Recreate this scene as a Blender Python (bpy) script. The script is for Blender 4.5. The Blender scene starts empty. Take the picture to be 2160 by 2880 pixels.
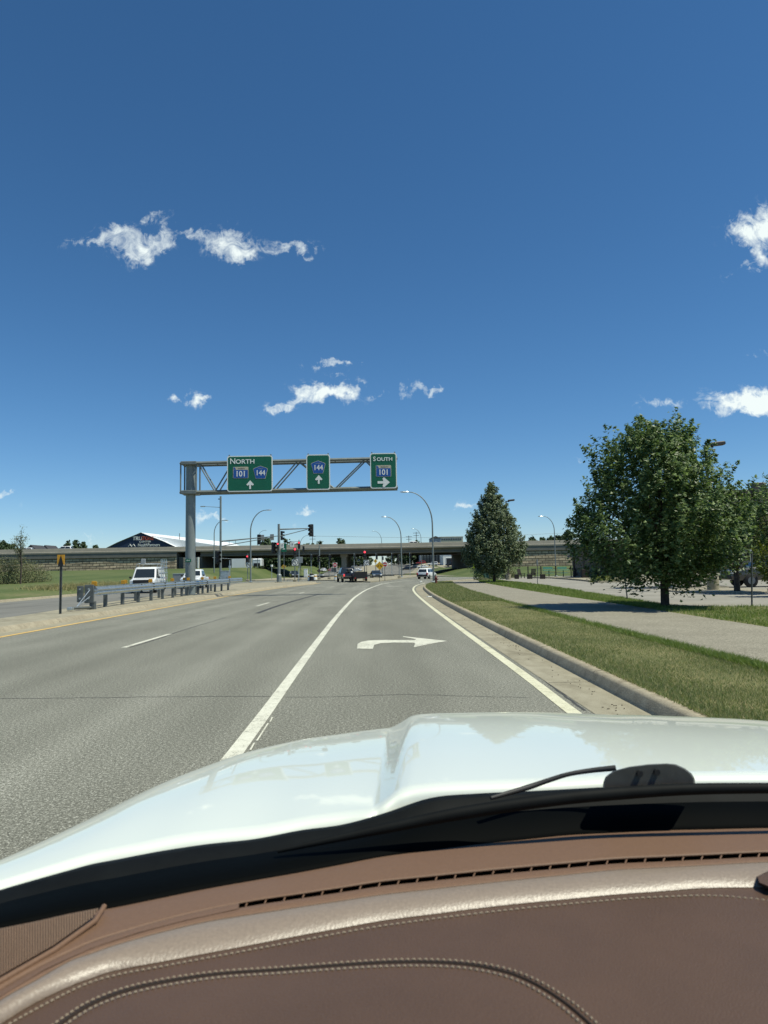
import bpy, math, random
import numpy as np
from mathutils import Matrix, Vector
random.seed(7); RNG = np.random.default_rng(11)
R = math.radians
SC = bpy.context.scene
COL = SC.collection

# ------------------------------------------------------------------ camera
FPX, CX, CY, CAMH = 1536.0, 829.5, 1106.0, 1.55        # focal length and centre in reference pixels (1659 x 2212)
VPX, VPY, ROLL = 813.0, 1231.0, R(1.0)
_u, _v = (VPX - CX) / FPX, (CY - VPY) / FPX
_x = _u * math.cos(ROLL) + _v * math.sin(ROLL)
_y = -_u * math.sin(ROLL) + _v * math.cos(ROLL)
PITCH = -math.atan(_y)
YAW = math.atan(_x / math.sqrt(1 + _y * _y))
CAMR = Matrix.Rotation(YAW, 3, 'Z') @ Matrix.Rotation(math.pi / 2 + PITCH, 3, 'X') @ Matrix.Rotation(-ROLL, 3, 'Z')
cam_d = bpy.data.cameras.new('camera'); cam = bpy.data.objects.new('camera', cam_d); COL.objects.link(cam)
cam.matrix_world = Matrix.Translation((0, 0, CAMH)) @ CAMR.to_4x4()
cam_d.sensor_fit = 'AUTO'; cam_d.sensor_width = 36.0; cam_d.lens = FPX / 2212 * 36
cam_d.clip_start = 0.05; cam_d.clip_end = 6000
cam_d.dof.use_dof = True; cam_d.dof.focus_distance = 40; cam_d.dof.aperture_fstop = 11
SC.camera = cam

def ray(x, y):
    return CAMR @ Vector(((x - CX) / FPX, (CY - y) / FPX, -1.0))
def G(x, y, z=0.0):
    d = ray(x, y); t = (z - CAMH) / d.z
    return Vector((d.x * t, d.y * t, z))
def A(x, y, Y):
    d = ray(x, y); t = Y / d.y
    return Vector((d.x * t, Y, CAMH + d.z * t))

# ------------------------------------------------------------------ sky, sun, exposure
SUN = Vector((0.45, -0.16, 0.88)).normalized()
EL = math.asin(SUN.z); AZ = math.atan2(SUN.x, SUN.y)
sd = bpy.data.lights.new('sun', 'SUN'); so = bpy.data.objects.new('sun', sd); COL.objects.link(so)
sd.energy = 5.0; sd.angle = R(0.53); sd.color = (1.0, 0.97, 0.80)
so.rotation_euler = SUN.to_track_quat('Z', 'Y').to_euler()
so.location = (20, -10, 60)

w = bpy.data.worlds.new('World'); SC.world = w; w.use_nodes = True
nt = w.node_tree; N = nt.nodes; L = nt.links
N.clear()
out = N.new('ShaderNodeOutputWorld'); bg = N.new('ShaderNodeBackground')
sky = N.new('ShaderNodeTexSky'); sky.sky_type = 'NISHITA'; sky.sun_disc = False
sky.sun_elevation = EL; sky.sun_rotation = AZ; sky.altitude = 1500; sky.air_density = 1.0; sky.dust_density = 0.15; sky.ozone_density = 6.0
bg.inputs['Strength'].default_value = 0.110
def wmath(op, a, b=None, c=None, clamp=False):
    n = N.new('ShaderNodeMath'); n.operation = op; n.use_clamp = clamp
    for i, v in enumerate((a, b, c)):
        if v is None: continue
        if isinstance(v, (int, float)): n.inputs[i].default_value = v
        else: L.new(v, n.inputs[i])
    return n.outputs[0]
tc = N.new('ShaderNodeTexCoord'); sep = N.new('ShaderNodeSeparateXYZ'); L.new(tc.outputs['Generated'], sep.inputs[0])
dx, dy, dz = sep.outputs
dyc = wmath('MAXIMUM', dy, 0.05)
px = wmath('DIVIDE', dx, dyc); pz = wmath('DIVIDE', dz, dyc)
comb = N.new('ShaderNodeCombineXYZ'); L.new(px, comb.inputs[0]); L.new(pz, comb.inputs[1])
def wnoise(scale, detail, rough, off, dist=0.0):
    m = N.new('ShaderNodeMapping'); m.inputs['Location'].default_value = off; L.new(comb.outputs[0], m.inputs['Vector'])
    n = N.new('ShaderNodeTexNoise'); n.inputs['Scale'].default_value = scale; n.inputs['Detail'].default_value = detail
    n.inputs['Roughness'].default_value = rough; n.inputs['Distortion'].default_value = dist
    L.new(m.outputs[0], n.inputs['Vector']); return n.outputs['Fac'] if 'Fac' in n.outputs else n.outputs[0]
n1 = wnoise(22, 4, 0.62, (3.1, 1.7, 0)); n2 = wnoise(22, 4, 0.62, (8.4, 5.2, 0)); n3 = wnoise(42, 5, 0.66, (1.2, 9.3, 0), 1.4)
wx = wmath('ADD', px, wmath('MULTIPLY', wmath('SUBTRACT', n1, 0.5), 0.11))
wz = wmath('ADD', pz, wmath('MULTIPLY', wmath('SUBTRACT', n2, 0.5), 0.080))
# each cloud puff: centre, half sizes, weight (all as directions from the place)
PUFFS = [(200, 522, 45, 14, .85), (255, 500, 48, 16, .75), (290, 535, 45, 28, 1.1), (330, 465, 22, 14, .8), (300, 560, 20, 22, .8), (345, 518, 35, 14, .6),
         (372, 492, 16, 22, .55), (425, 500, 36, 12, .7), (490, 528, 48, 26, 1.25), (520, 552, 24, 12, .8), (590, 536, 35, 12, .6), (655, 538, 38, 11, .75),
         (415, 864, 26, 15, 1.5), (720, 790, 44, 10, .85), (755, 783, 18, 10, .6), (690, 848, 42, 16, 1.4), (740, 843, 34, 17, 1.2), (612, 882, 32, 11, 1.05), (655, 866, 26, 12, .8),
         (925, 842, 30, 11, .85), (873, 845, 13, 12, .55), (948, 832, 14, 8, .6), (820, 854, 18, 5, .45), (1625, 505, 48, 26, 1.3), (1655, 480, 36, 30, 1.2), (1645, 545, 24, 26, .8), (1619, 577, 11, 12, .55), (1565, 596, 28, 6, .48),
         (1605, 872, 62, 22, 1.6), (1660, 866, 60, 24, 1.5), (1440, 868, 44, 13, .62), (1635, 760, 16, 6, .42), (1022, 1090, 24, 9, .9), (452, 1117, 36, 9, 1.0), (655, 1107, 24, 8, 1.2),
         (10, 1080, 22, 9, 1.0), (210, 1150, 20, 5, .55), (1250, 999, 18, 5, .42), (0, 343, 12, 4, .42), (625, 1143, 16, 6, .35)]
wcomb = N.new('ShaderNodeCombineXYZ'); L.new(wx, wcomb.inputs[0]); L.new(wz, wcomb.inputs[1])
tot = 0.0
for (x, y, sx, sy, wt) in PUFFS:
    d = ray(x, y); kx, kz = FPX / (sx * 1.08), FPX / (sy * 1.08)
    v = N.new('ShaderNodeVectorMath'); v.operation = 'MULTIPLY_ADD'; L.new(wcomb.outputs[0], v.inputs[0])
    v.inputs[1].default_value = (kx, kz, 0); v.inputs[2].default_value = (-d.x / d.y * kx, -d.z / d.y * kz, 0)
    q = N.new('ShaderNodeVectorMath'); q.operation = 'DOT_PRODUCT'; L.new(v.outputs[0], q.inputs[0]); L.new(v.outputs[0], q.inputs[1])
    tot = wmath('MULTIPLY_ADD', wmath('POWER', 0.36788, q.outputs['Value']), wt, tot)
tot = wmath('MULTIPLY', tot, wmath('GREATER_THAN', dy, 0.1))
dens = wmath('SUBTRACT', wmath('ADD', wmath('MULTIPLY', tot, 1.15), wmath('MULTIPLY', wmath('SUBTRACT', n3, 0.5), 3.0)), 0.30)
dens = wmath('MULTIPLY', wmath('MULTIPLY', dens, 0.66, clamp=True), wmath('MULTIPLY', tot, 1.6, clamp=True), clamp=True)
mix = N.new('ShaderNodeMixRGB'); L.new(dens, mix.inputs[0])
# the air looks deeper blue aloft than the plain model gives; same all the way round
hue = N.new('ShaderNodeHueSaturation'); hue.inputs['Saturation'].default_value = 1.15; hue.inputs['Hue'].default_value = 0.495; hue.inputs['Value'].default_value = 1.0
L.new(sky.outputs[0], hue.inputs['Color']); L.new(hue.outputs[0], mix.inputs[1])
mix.inputs[2].default_value = (8.2, 9.0, 8.9, 1)
L.new(mix.outputs[0], bg.inputs['Color']); L.new(bg.outputs[0], out.inputs['Surface'])

SC.view_settings.view_transform = 'Standard'; SC.view_settings.look = 'None'
SC.view_settings.exposure = 0.0; SC.view_settings.gamma = 1.0; SC.view_settings.use_curve_mapping = False
SC.render.engine = 'CYCLES'
SC.cycles.max_bounces = 5; SC.cycles.diffuse_bounces = 3; SC.cycles.glossy_bounces = 3; SC.cycles.transmission_bounces = 2; SC.cycles.transparent_max_bounces = 8; SC.cycles.caustics_reflective = False; SC.cycles.caustics_refractive = False
SC.cycles.use_denoising = True
SC.cycles.use_adaptive_sampling = True; SC.cycles.adaptive_threshold = 0.01

# ------------------------------------------------------------------ materials
MATS = {}
def mat(name, col, rough=0.6, var=0.0, scale=3.0, bump=0.0, bscale=None, metal=0.0, spec=0.5, coat=0.0, emit=None, estr=1.0, col2=None, detail=4.0, trans=0.0, coords='Object'):
    m = bpy.data.materials.new(name); m.use_nodes = True
    t = m.node_tree; n = t.nodes; b = n['Principled BSDF']
    b.inputs['Base Color'].default_value = (*col, 1); b.inputs['Roughness'].default_value = rough; b.inputs['Metallic'].default_value = metal
    b.inputs['Specular IOR Level'].default_value = spec
    if coat: b.inputs['Coat Weight'].default_value = coat; b.inputs['Coat Roughness'].default_value = 0.03
    if emit: b.inputs['Emission Color'].default_value = (*emit, 1); b.inputs['Emission Strength'].default_value = estr
    if var or bump:
        co = n.new('ShaderNodeTexCoord')
        no = n.new('ShaderNodeTexNoise'); no.inputs['Scale'].default_value = scale; no.inputs['Detail'].default_value = detail; no.inputs['Roughness'].default_value = 0.6
        t.links.new(co.outputs[coords], no.inputs['Vector'])
        if var:
            c2 = col2 or tuple(c * (1 - var) for c in col); c1 = col if col2 else tuple(min(1, c * (1 + var)) for c in col)
            rp = n.new('ShaderNodeValToRGB'); rp.color_ramp.elements[0].position = 0.33; rp.color_ramp.elements[1].position = 0.67
            rp.color_ramp.elements[0].color = (*c2, 1); rp.color_ramp.elements[1].color = (*c1, 1)
            t.links.new(no.outputs[0], rp.inputs[0]); t.links.new(rp.outputs[0], b.inputs['Base Color'])
        if bump:
            bu = n.new('ShaderNodeBump'); bu.inputs['Strength'].default_value = 0.6; bu.inputs['Distance'].default_value = bump
            n2 = no
            if bscale:
                n2 = n.new('ShaderNodeTexNoise'); n2.inputs['Scale'].default_value = bscale; n2.inputs['Detail'].default_value = 3
                t.links.new(co.outputs[coords], n2.inputs['Vector'])
            t.links.new(n2.outputs[0], bu.inputs['Height']); t.links.new(bu.outputs[0], b.inputs['Normal'])
    MATS[name] = m
    return m

def ground_mat(name, stops, layers, rough=0.9, bump=0.004, bscale=90.0, spec=0.3):
    """Colour from several noises added together; stops = ramp colours. layers = (scale, weight, stretch_y)."""
    m = bpy.data.materials.new(name); m.use_nodes = True; t = m.node_tree; n = t.nodes; b = n['Principled BSDF']
    b.inputs['Roughness'].default_value = rough; b.inputs['Specular IOR Level'].default_value = spec
    co = n.new('ShaderNodeTexCoord'); acc = None
    for (sc, wt, st) in layers:
        mp = n.new('ShaderNodeMapping'); mp.inputs['Scale'].default_value = (1, st, 1); t.links.new(co.outputs['Object'], mp.inputs[0])
        no = n.new('ShaderNodeTexNoise'); no.inputs['Scale'].default_value = sc; no.inputs['Detail'].default_value = 1.5; no.inputs['Roughness'].default_value = 0.6
        t.links.new(mp.outputs[0], no.inputs['Vector'])
        mu = n.new('ShaderNodeMath'); mu.operation = 'MULTIPLY_ADD'; t.links.new(no.outputs[0], mu.inputs[0]); mu.inputs[1].default_value = wt
        if acc is None: mu.inputs[2].default_value = 0.5 - 0.5 * sum(l[1] for l in layers)
        else: t.links.new(acc, mu.inputs[2])
        acc = mu.outputs[0]
    rp = n.new('ShaderNodeValToRGB'); el = rp.color_ramp.elements
    el[0].position = stops[0][0]; el[0].color = (*stops[0][1], 1); el[1].position = stops[-1][0]; el[1].color = (*stops[-1][1], 1)
    for p, c in stops[1:-1]:
        e = el.new(p); e.color = (*c, 1)
    t.links.new(acc, rp.inputs[0]); t.links.new(rp.outputs[0], b.inputs['Base Color'])
    if bump:
        no = n.new('ShaderNodeTexNoise'); no.inputs['Scale'].default_value = bscale; no.inputs['Detail'].default_value = 1; t.links.new(co.outputs['Object'], no.inputs['Vector'])
        bu = n.new('ShaderNodeBump'); bu.inputs['Strength'].default_value = 0.7; bu.inputs['Distance'].default_value = bump
        t.links.new(no.outputs[0], bu.inputs['Height']); t.links.new(bu.outputs[0], b.inputs['Normal'])
    MATS[name] = m
    return m

def leaf_mat(name, cols, rough=0.45, trans=0.35):
    m = bpy.data.materials.new(name); m.use_nodes = True; t = m.node_tree; n = t.nodes; b = n['Principled BSDF']
    ge = n.new('ShaderNodeNewGeometry'); rp = n.new('ShaderNodeValToRGB'); el = rp.color_ramp.elements
    el[0].color = (*cols[0], 1); el[1].color = (*cols[-1], 1)
    for i, c in enumerate(cols[1:-1]): e = el.new((i + 1) / (len(cols) - 1)); e.color = (*c, 1)
    t.links.new(ge.outputs['Random Per Island'], rp.inputs[0]); t.links.new(rp.outputs[0], b.inputs['Base Color'])
    b.inputs['Roughness'].default_value = rough; b.inputs['Specular IOR Level'].default_value = 0.3
    tr = n.new('ShaderNodeBsdfTranslucent'); hs = n.new('ShaderNodeHueSaturation'); hs.inputs['Value'].default_value = 1.5; hs.inputs['Saturation'].default_value = 1.15
    t.links.new(rp.outputs[0], hs.inputs['Color']); t.links.new(hs.outputs[0], tr.inputs['Color'])
    mx = n.new('ShaderNodeMixShader'); mx.inputs[0].default_value = trans
    t.links.new(b.outputs[0], mx.inputs[1]); t.links.new(tr.outputs[0], mx.inputs[2]); t.links.new(mx.outputs[0], n['Material Output'].inputs['Surface'])
    MATS[name] = m
    return m

M_ASPH = ground_mat('asphalt', [(0.27, (.080, .079, .062)), (0.44, (.158, .157, .126)), (0.54, (.195, .193, .157)), (0.63, (.28, .277, .23)), (0.76, (.46, .455, .39))],
                    [(88, 1.15, 1), (36, 0.72, 1), (1.1, 0.13, 0.25), (0.22, 0.13, 0.5), (0.85, 0.25, 0.012)], rough=0.85, bump=0.008, bscale=70)
M_ASPH2 = ground_mat('path_asphalt', [(0.27, (.13, .118, .085)), (0.5, (.245, .225, .172)), (0.74, (.45, .42, .33))],
                     [(60, 0.9, 1), (24, 0.5, 1), (0.8, 0.15, 1)], rough=0.9, bump=0.005)
M_LOT = ground_mat('lot_asphalt', [(0.28, (.19, .18, .15)), (0.5, (.28, .265, .225)), (0.72, (.37, .35, .30))], [(60, 0.5, 1), (4, 0.3, 1), (0.4, 0.35, 1)], rough=0.9)
M_OPP = ground_mat('far_asphalt', [(0.3, (.12, .118, .105)), (0.5, (.175, .172, .152)), (0.7, (.24, .235, .21))], [(30, 0.4, 1), (1.2, 0.4, 0.12), (0.3, 0.3, 0.3)], rough=0.9)
M_CONC = ground_mat('concrete', [(0.26, (.19, .168, .115)), (0.5, (.305, .278, .20)), (0.74, (.38, .35, .262))], [(70, 0.5, 1), (5, 0.5, 0.5), (0.5, 0.4, 1)], rough=0.9, bump=0.003)
M_KERB = ground_mat('kerb_concrete', [(0.26, (.18, .152, .105)), (0.5, (.31, .272, .195)), (0.74, (.41, .365, .268))], [(50, 0.6, 1), (6, 0.45, 1), (0.8, 0.3, 1)], rough=0.92, bump=0.006, bscale=60)
M_SOIL = ground_mat('turf', [(0.28, (.10, .10, .038)), (0.45, (.14, .145, .055)), (0.58, (.20, .185, .08)), (0.75, (.29, .24, .125))],
                    [(45, 0.6, 1), (3, 0.35, 1), (0.45, 0.45, 1)], rough=0.95, bump=0.02, bscale=60)
M_FARGRASS = ground_mat('far_turf', [(0.3, (.058, .085, .024)), (0.48, (.085, .115, .034)), (0.62, (.12, .14, .05)), (0.75, (.18, .165, .08))],
                        [(2.5, 0.4, 1), (0.25, 0.5, 0.5), (0.05, 0.5, 1)], rough=0.95, bump=0.03, bscale=20)
M_GRAVEL = ground_mat('gravel_bed', [(0.3, (.17, .15, .11)), (0.5, (.30, .27, .20)), (0.7, (.45, .42, .34))], [(25, 0.9, 1), (3, 0.3, 1)], rough=0.95, bump=0.03, bscale=25)
M_WPAINT = ground_mat('white_paint', [(0.25, (.20, .195, .16)), (0.36, (.44, .43, .35)), (0.46, (.62, .61, .50)), (0.76, (.74, .73, .62))], [(70, 0.9, 1), (9, 0.5, 1), (1.2, 0.4, 1)], rough=0.7, bump=0.002)
M_CPAINT = ground_mat('cream_paint', [(0.22, (.22, .21, .15)), (0.34, (.46, .44, .30)), (0.45, (.62, .60, .43)), (0.76, (.71, .69, .52))], [(70, 0.85, 1), (9, 0.5, 1), (1.2, 0.4, 1)], rough=0.7, bump=0.002)
M_YPAINT = ground_mat('yellow_paint', [(0.26, (.40, .27, .10)), (0.40, (.66, .43, .13)), (0.72, (.76, .52, .18))], [(40, 0.6, 1), (2, 0.4, 1)], rough=0.75, bump=0.0)
M_TAR = mat('tar_seal', (.055, .055, .05), 0.75, 0.25, 12)
M_GALV = mat('galvanised_steel', (.50, .54, .54), 0.36, 0.18, 5, metal=0.8)
M_GALVD = mat('weathered_galvanised_steel', (.12, .135, .135), 0.55, 0.22, 6, metal=0.4)
M_POLE = mat('pole_steel', (.21, .24, .235), 0.5, 0.10, 2.5, metal=0.25)
M_TRUSS = mat('truss_steel', (.165, .19, .185), 0.55, 0.15, 3, metal=0.25)
M_POST = mat('post_steel', (.10, .11, .11), 0.6, 0.25, 8, metal=0.3)
M_BLACK = mat('black_housing', (.012, .012, .012), 0.5, 0.2, 20)
M_DBROWN = mat('bronze_metal', (.045, .036, .030), 0.5, 0.15, 8)
M_SGREEN = mat('sign_green', (.0, .115, .060), 0.45, 0.06, 3)
M_SWHITE = mat('sign_white', (.80, .82, .78), 0.4, 0.04, 6)
M_SBLUE = mat('sign_blue', (.012, .085, .33), 0.4, 0.05, 6)
M_STAN = mat('sign_tan', (.50, .46, .34), 0.45, 0.05, 6)
M_SYEL = mat('sign_yellow', (.62, .36, .012), 0.45, 0.05, 6)
M_SYG = mat('sign_fluorescent', (.50, .68, .03), 0.45, 0.05, 6)
M_SRED = mat('sign_red', (.42, .03, .04), 0.45, 0.05, 6)
M_SGREY = mat('sign_back', (.30, .32, .32), 0.5, 0.08, 4, metal=0.4)
M_AMBER = mat('amber_reflector', (.60, .30, .02), 0.35, 0.1, 20)
M_REDLIT = mat('red_lens', (.5, .02, .03), 0.3, emit=(1.0, .07, .10), estr=1.7)
M_TAIL = mat('tail_lens', (.30, .012, .012), 0.25, emit=(1.0, .05, .05), estr=0.06)
M_DLENS = mat('unlit_lens', (.05, .045, .04), 0.15)
M_HEADL = mat('headlamp', (.75, .77, .78), 0.12)
M_TYRE = mat('tyre_rubber', (.016, .016, .016), 0.85, 0.2, 30)
M_RIM = mat('wheel_rim', (.16, .165, .17), 0.4, 0.1, 20, metal=0.7)
M_GLASS = mat('vehicle_glass', (.02, .026, .028), 0.06, spec=0.9)
M_WHITEP = mat('white_vehicle_paint', (.74, .76, .76), 0.35, 0.03, 2, coat=0.7)
M_BLACKP = mat('black_vehicle_paint', (.012, .012, .014), 0.28, 0.1, 2, coat=0.8)
M_DARKP = mat('slate_vehicle_paint', (.035, .045, .05), 0.3, 0.1, 2, coat=0.8)
M_BROWNP = mat('taupe_vehicle_paint', (.045, .042, .040), 0.3, 0.1, 2, coat=0.7)
M_REDP = mat('red_vehicle_paint', (.32, .03, .02), 0.3, 0.1, 2, coat=0.7)
M_TRIM = mat('black_trim', (.02, .02, .02), 0.6, 0.2, 10)
M_BARK = mat('bark', (.060, .048, .038), 0.95, 0.45, 14, bump=0.02)
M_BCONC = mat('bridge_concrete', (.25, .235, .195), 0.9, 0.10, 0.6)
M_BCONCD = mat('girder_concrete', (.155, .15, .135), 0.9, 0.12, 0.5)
M_NAVY = mat('navy_fabric', (.012, .028, .07), 0.6, 0.12, 0.3)
M_WFAB = mat('white_fabric_roof', (.80, .82, .83), 0.5, 0.03, 0.4)
M_ORANGE = mat('orange_letter', (.62, .12, .06), 0.6)
M_TAUPE = mat('building_masonry', (.14, .115, .085), 0.9, 0.15, 1.5)
M_CREAM = mat('cream_wall', (.55, .50, .38), 0.85, 0.08, 0.8)
M_GREYW = mat('grey_wall', (.30, .33, .38), 0.8, 0.08, 0.8)
M_REDB = mat('red_masonry', (.20, .085, .06), 0.9, 0.15, 1.5)
M_DROOF = mat('dark_roof', (.05, .05, .055), 0.85, 0.2, 1)
M_WINDOW = mat('window_glass', (.03, .04, .05), 0.1, spec=0.8)
M_TEAL = mat('teal_plastic', (.06, .34, .28), 0.5, 0.08, 5)
M_UGREEN = mat('utility_green', (.10, .20, .14), 0.5, 0.08, 5)
M_PLANTER = mat('planter_wood', (.022, .018, .015), 0.8, 0.3, 12)
M_HYD = mat('hydrant_red', (.13, .03, .022), 0.5, 0.2, 10)
M_LEAF = leaf_mat('maple_leaf', [(.046, .078, .024), (.084, .134, .042), (.138, .20, .068), (.27, .34, .155)], 0.42, 0.32)
M_LEAFS = leaf_mat('silver_leaf', [(.062, .092, .040), (.11, .148, .072), (.175, .215, .12), (.32, .37, .24)], 0.5, 0.28)
M_LEAFY = leaf_mat('yellow_green_leaf', [(.06, .09, .012), (.11, .14, .02), (.17, .18, .035)], 0.5, 0.3)
M_LEAFF = leaf_mat('far_leaf', [(.04, .07, .03), (.065, .10, .042), (.09, .13, .055)], 0.6, 0.15)
M_LEAFB = leaf_mat('shrub_leaf', [(.08, .10, .045), (.15, .165, .075), (.25, .24, .13)], 0.6, 0.25)
M_BLADE = leaf_mat('grass_blade', [(.10, .145, .046), (.15, .20, .068), (.235, .255, .105), (.40, .35, .20)], 0.6, 0.32)
M_BLADEF = leaf_mat('lush_blade', [(.10, .16, .034), (.15, .215, .052), (.22, .26, .08)], 0.6, 0.3)
M_STRAW = leaf_mat('dry_blade', [(.24, .22, .10), (.40, .35, .18), (.16, .18, .06)], 0.7, 0.25)

# stone-block retaining wall: courses of split-face blocks too far off to tell apart
def block_mat():
    m = bpy.data.materials.new('retaining_blocks'); m.use_nodes = True; t = m.node_tree; n = t.nodes; b = n['Principled BSDF']
    b.inputs['Roughness'].default_value = 0.95
    co = n.new('ShaderNodeTexCoord'); mp = n.new('ShaderNodeMapping'); mp.inputs['Rotation'].default_value = (R(90), 0, 0)
    t.links.new(co.outputs['Object'], mp.inputs[0])
    br = n.new('ShaderNodeTexBrick'); br.inputs['Scale'].default_value = 1.0; br.inputs['Brick Width'].default_value = 1.7; br.inputs['Row Height'].default_value = 0.62
    br.inputs['Mortar Size'].default_value = 0.07; br.inputs['Color1'].default_value = (.46, .38, .26, 1); br.inputs['Color2'].default_value = (.30, .245, .17, 1); br.inputs['Mortar'].default_value = (.10, .085, .06, 1)
    t.links.new(mp.outputs[0], br.inputs['Vector'])
    no = n.new('ShaderNodeTexNoise'); no.inputs['Scale'].default_value = 1.2; no.inputs['Detail'].default_value = 4; t.links.new(co.outputs['Object'], no.inputs['Vector'])
    mx = n.new('ShaderNodeMixRGB'); mx.blend_type = 'OVERLAY'; mx.inputs[0].default_value = 0.7; t.links.new(br.outputs['Color'], mx.inputs[1]); t.links.new(no.outputs[0], mx.inputs[2])
    t.links.new(mx.outputs[0], b.inputs['Base Color'])
    bu = n.new('ShaderNodeBump'); bu.inputs['Distance'].default_value = 0.12; t.links.new(br.outputs['Fac'], bu.inputs['Height']); bu.invert = True
    t.links.new(bu.outputs[0], b.inputs['Normal']); MATS['blocks'] = m
    return m
M_BLOCK = block_mat()

# ------------------------------------------------------------------ mesh helpers
class MB:
    def __init__(s): s.v = []; s.f = []
    def add(s, vs, fs):
        o = len(s.v); s.v += [tuple(p) for p in vs]; s.f += [tuple(o + i for i in f) for f in fs]; return s
    def box(s, c, size, rz=0.0, rx=0.0, ry=0.0, bev=0.0):
        hx, hy, hz = size[0] / 2, size[1] / 2, size[2] / 2
        m = Matrix.Translation(c) @ Matrix.Rotation(rz, 4, 'Z') @ Matrix.Rotation(rx, 4, 'X') @ Matrix.Rotation(ry, 4, 'Y')
        if bev <= 0:
            vs = [m @ Vector((a * hx, b * hy, d * hz)) for a in (-1, 1) for b in (-1, 1) for d in (-1, 1)]
            return s.add(vs, [(0, 1, 3, 2), (4, 6, 7, 5), (0, 4, 5, 1), (2, 3, 7, 6), (0, 2, 6, 4), (1, 5, 7, 3)])
        e = min(bev, hx * .49, hy * .49, hz * .49)
        rings = []
        for (zz, ins) in ((-hz, e), (-hz + e, 0), (hz - e, 0), (hz, e)):
            X, Yv = hx - ins, hy - ins
            ring = [(X - e, -Yv), (X, -Yv + e), (X, Yv - e), (X - e, Yv), (-X + e, Yv), (-X, Yv - e), (-X, -Yv + e), (-X + e, -Yv)]
            rings.append([m @ Vector((p[0], p[1], zz)) for p in ring])
        return s.loft(rings, True, True)
    def loft(s, rings, cap=True, closed=True):
        n = len(rings[0]); o = len(s.v)
        for r in rings: s.v += [tuple(p) for p in r]
        for i in range(len(rings) - 1):
            for j in range(n if closed else n - 1):
                k = (j + 1) % n
                s.f.append((o + i * n + j, o + i * n + k, o + (i + 1) * n + k, o + (i + 1) * n + j))
        if cap and closed:
            s.f.append(tuple(o + j for j in reversed(range(n)))); s.f.append(tuple(o + (len(rings) - 1) * n + j for j in range(n)))
        return s
    def tube(s, pts, rad, n=8):
        pts = [Vector(p) for p in pts]
        if not isinstance(rad, (list, tuple)): rad = [rad] * len(pts)
        rings = []; up = None
        for i, p in enumerate(pts):
            t = (pts[min(i + 1, len(pts) - 1)] - pts[max(i - 1, 0)]).normalized()
            if up is None:
                up = Vector((0, 0, 1)) if abs(t.z) < .9 else Vector((0, 1, 0))
            a = t.cross(up).normalized(); b = t.cross(a).normalized(); up = -b if (-b).dot(up) > 0 else b
            a = t.cross(up).normalized(); b = a.cross(t).normalized()
            rings.append([p + (a * math.cos(2 * math.pi * k / n) + b * math.sin(2 * math.pi * k / n)) * rad[i] for k in range(n)])
        return s.loft(rings)
    def prism(s, poly, axis, d0, d1):
        """poly in 2D; axis 'y': (x,z) extruded along y from d0 to d1; 'z': (x,y); 'x': (y,z)."""
        def P(p, d): return (p[0], d, p[1]) if axis == 'y' else ((p[0], p[1], d) if axis == 'z' else (d, p[0], p[1]))
        return s.loft([[P(p, d0) for p in poly], [P(p, d1) for p in poly]])
    def disc(s, c, r, axis='y', th=0.02, n=16):
        poly = [(r * math.cos(2 * math.pi * k / n), r * math.sin(2 * math.pi * k / n)) for k in range(n)]
        c = Vector(c)
        def P(p, d): return c + (Vector((p[0], d, p[1])) if axis == 'y' else (Vector((p[0], p[1], d)) if axis == 'z' else Vector((d, p[0], p[1]))))
        return s.loft([[P(p, -th / 2) for p in poly], [P(p, th / 2) for p in poly]])
    def build(s, name, material, parent=None, loc=None, smooth=None):
        me = bpy.data.meshes.new(name); me.from_pydata(s.v, [], s.f); me.validate(); me.update()
        if smooth: 
            me.polygons.foreach_set('use_smooth', [True] * len(me.polygons))
            try: me.set_sharp_from_angle(angle=R(smooth))
            except Exception: pass
        me.materials.append(material)
        o = bpy.data.objects.new(name, me); COL.objects.link(o)
        if parent is not None: o.parent = parent
        if loc is not None: o.location = loc
        return o
def recalc(o):
    import bmesh
    bm = bmesh.new(); bm.from_mesh(o.data); bmesh.ops.recalc_face_normals(bm, faces=bm.faces); bm.to_mesh(o.data); bm.free(); return o
def thing(name, label, cat, loc=(0, 0, 0), rz=0.0, group=None):
    o = bpy.data.objects.new(name, None); COL.objects.link(o); o.location = loc; o.rotation_euler = (0, 0, rz)
    o['label'] = label; o['category'] = cat
    if group: o['group'] = group
    o.empty_display_size = 0.2
    return o
def tag(o, label=None, cat=None, group=None, kind=None):
    for k, v in (('label', label), ('category', cat), ('group', group), ('kind', kind)):
        if v: o[k] = v
    return o
def struct(name, mb, material, label=None, parent=None):
    o = mb.build(name, material, parent)
    if parent is None: o['kind'] = 'structure'; o['label'] = label or name.replace('_', ' '); o['category'] = name.split('_')[-1]
    return o
def interp(xs, pts):
    px_ = [p[0] for p in pts]
    return [float(np.interp(x, px_, [p[1] for p in pts])) for x in xs]
def text_part(body, size, material, parent, loc, rot=(R(90), 0, 0), depth=0.006, name='lettering', align='CENTER', bold=0.0, sx=1.0):
    cu = bpy.data.curves.new(name, 'FONT'); cu.body = body; cu.size = size; cu.align_x = align; cu.align_y = 'CENTER'; cu.extrude = depth; cu.offset = bold; cu.resolution_u = 3
    tmp = bpy.data.objects.new('tmp_text', cu); COL.objects.link(tmp)
    dg = bpy.context.evaluated_depsgraph_get(); me = bpy.data.meshes.new_from_object(tmp.evaluated_get(dg))
    bpy.data.objects.remove(tmp); me.name = name; me.materials.clear(); me.materials.append(material)
    o = bpy.data.objects.new(name, me); COL.objects.link(o); o.parent = parent; o.location = loc; o.rotation_euler = rot; o.scale = (sx, 1, 1)
    return o
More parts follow.
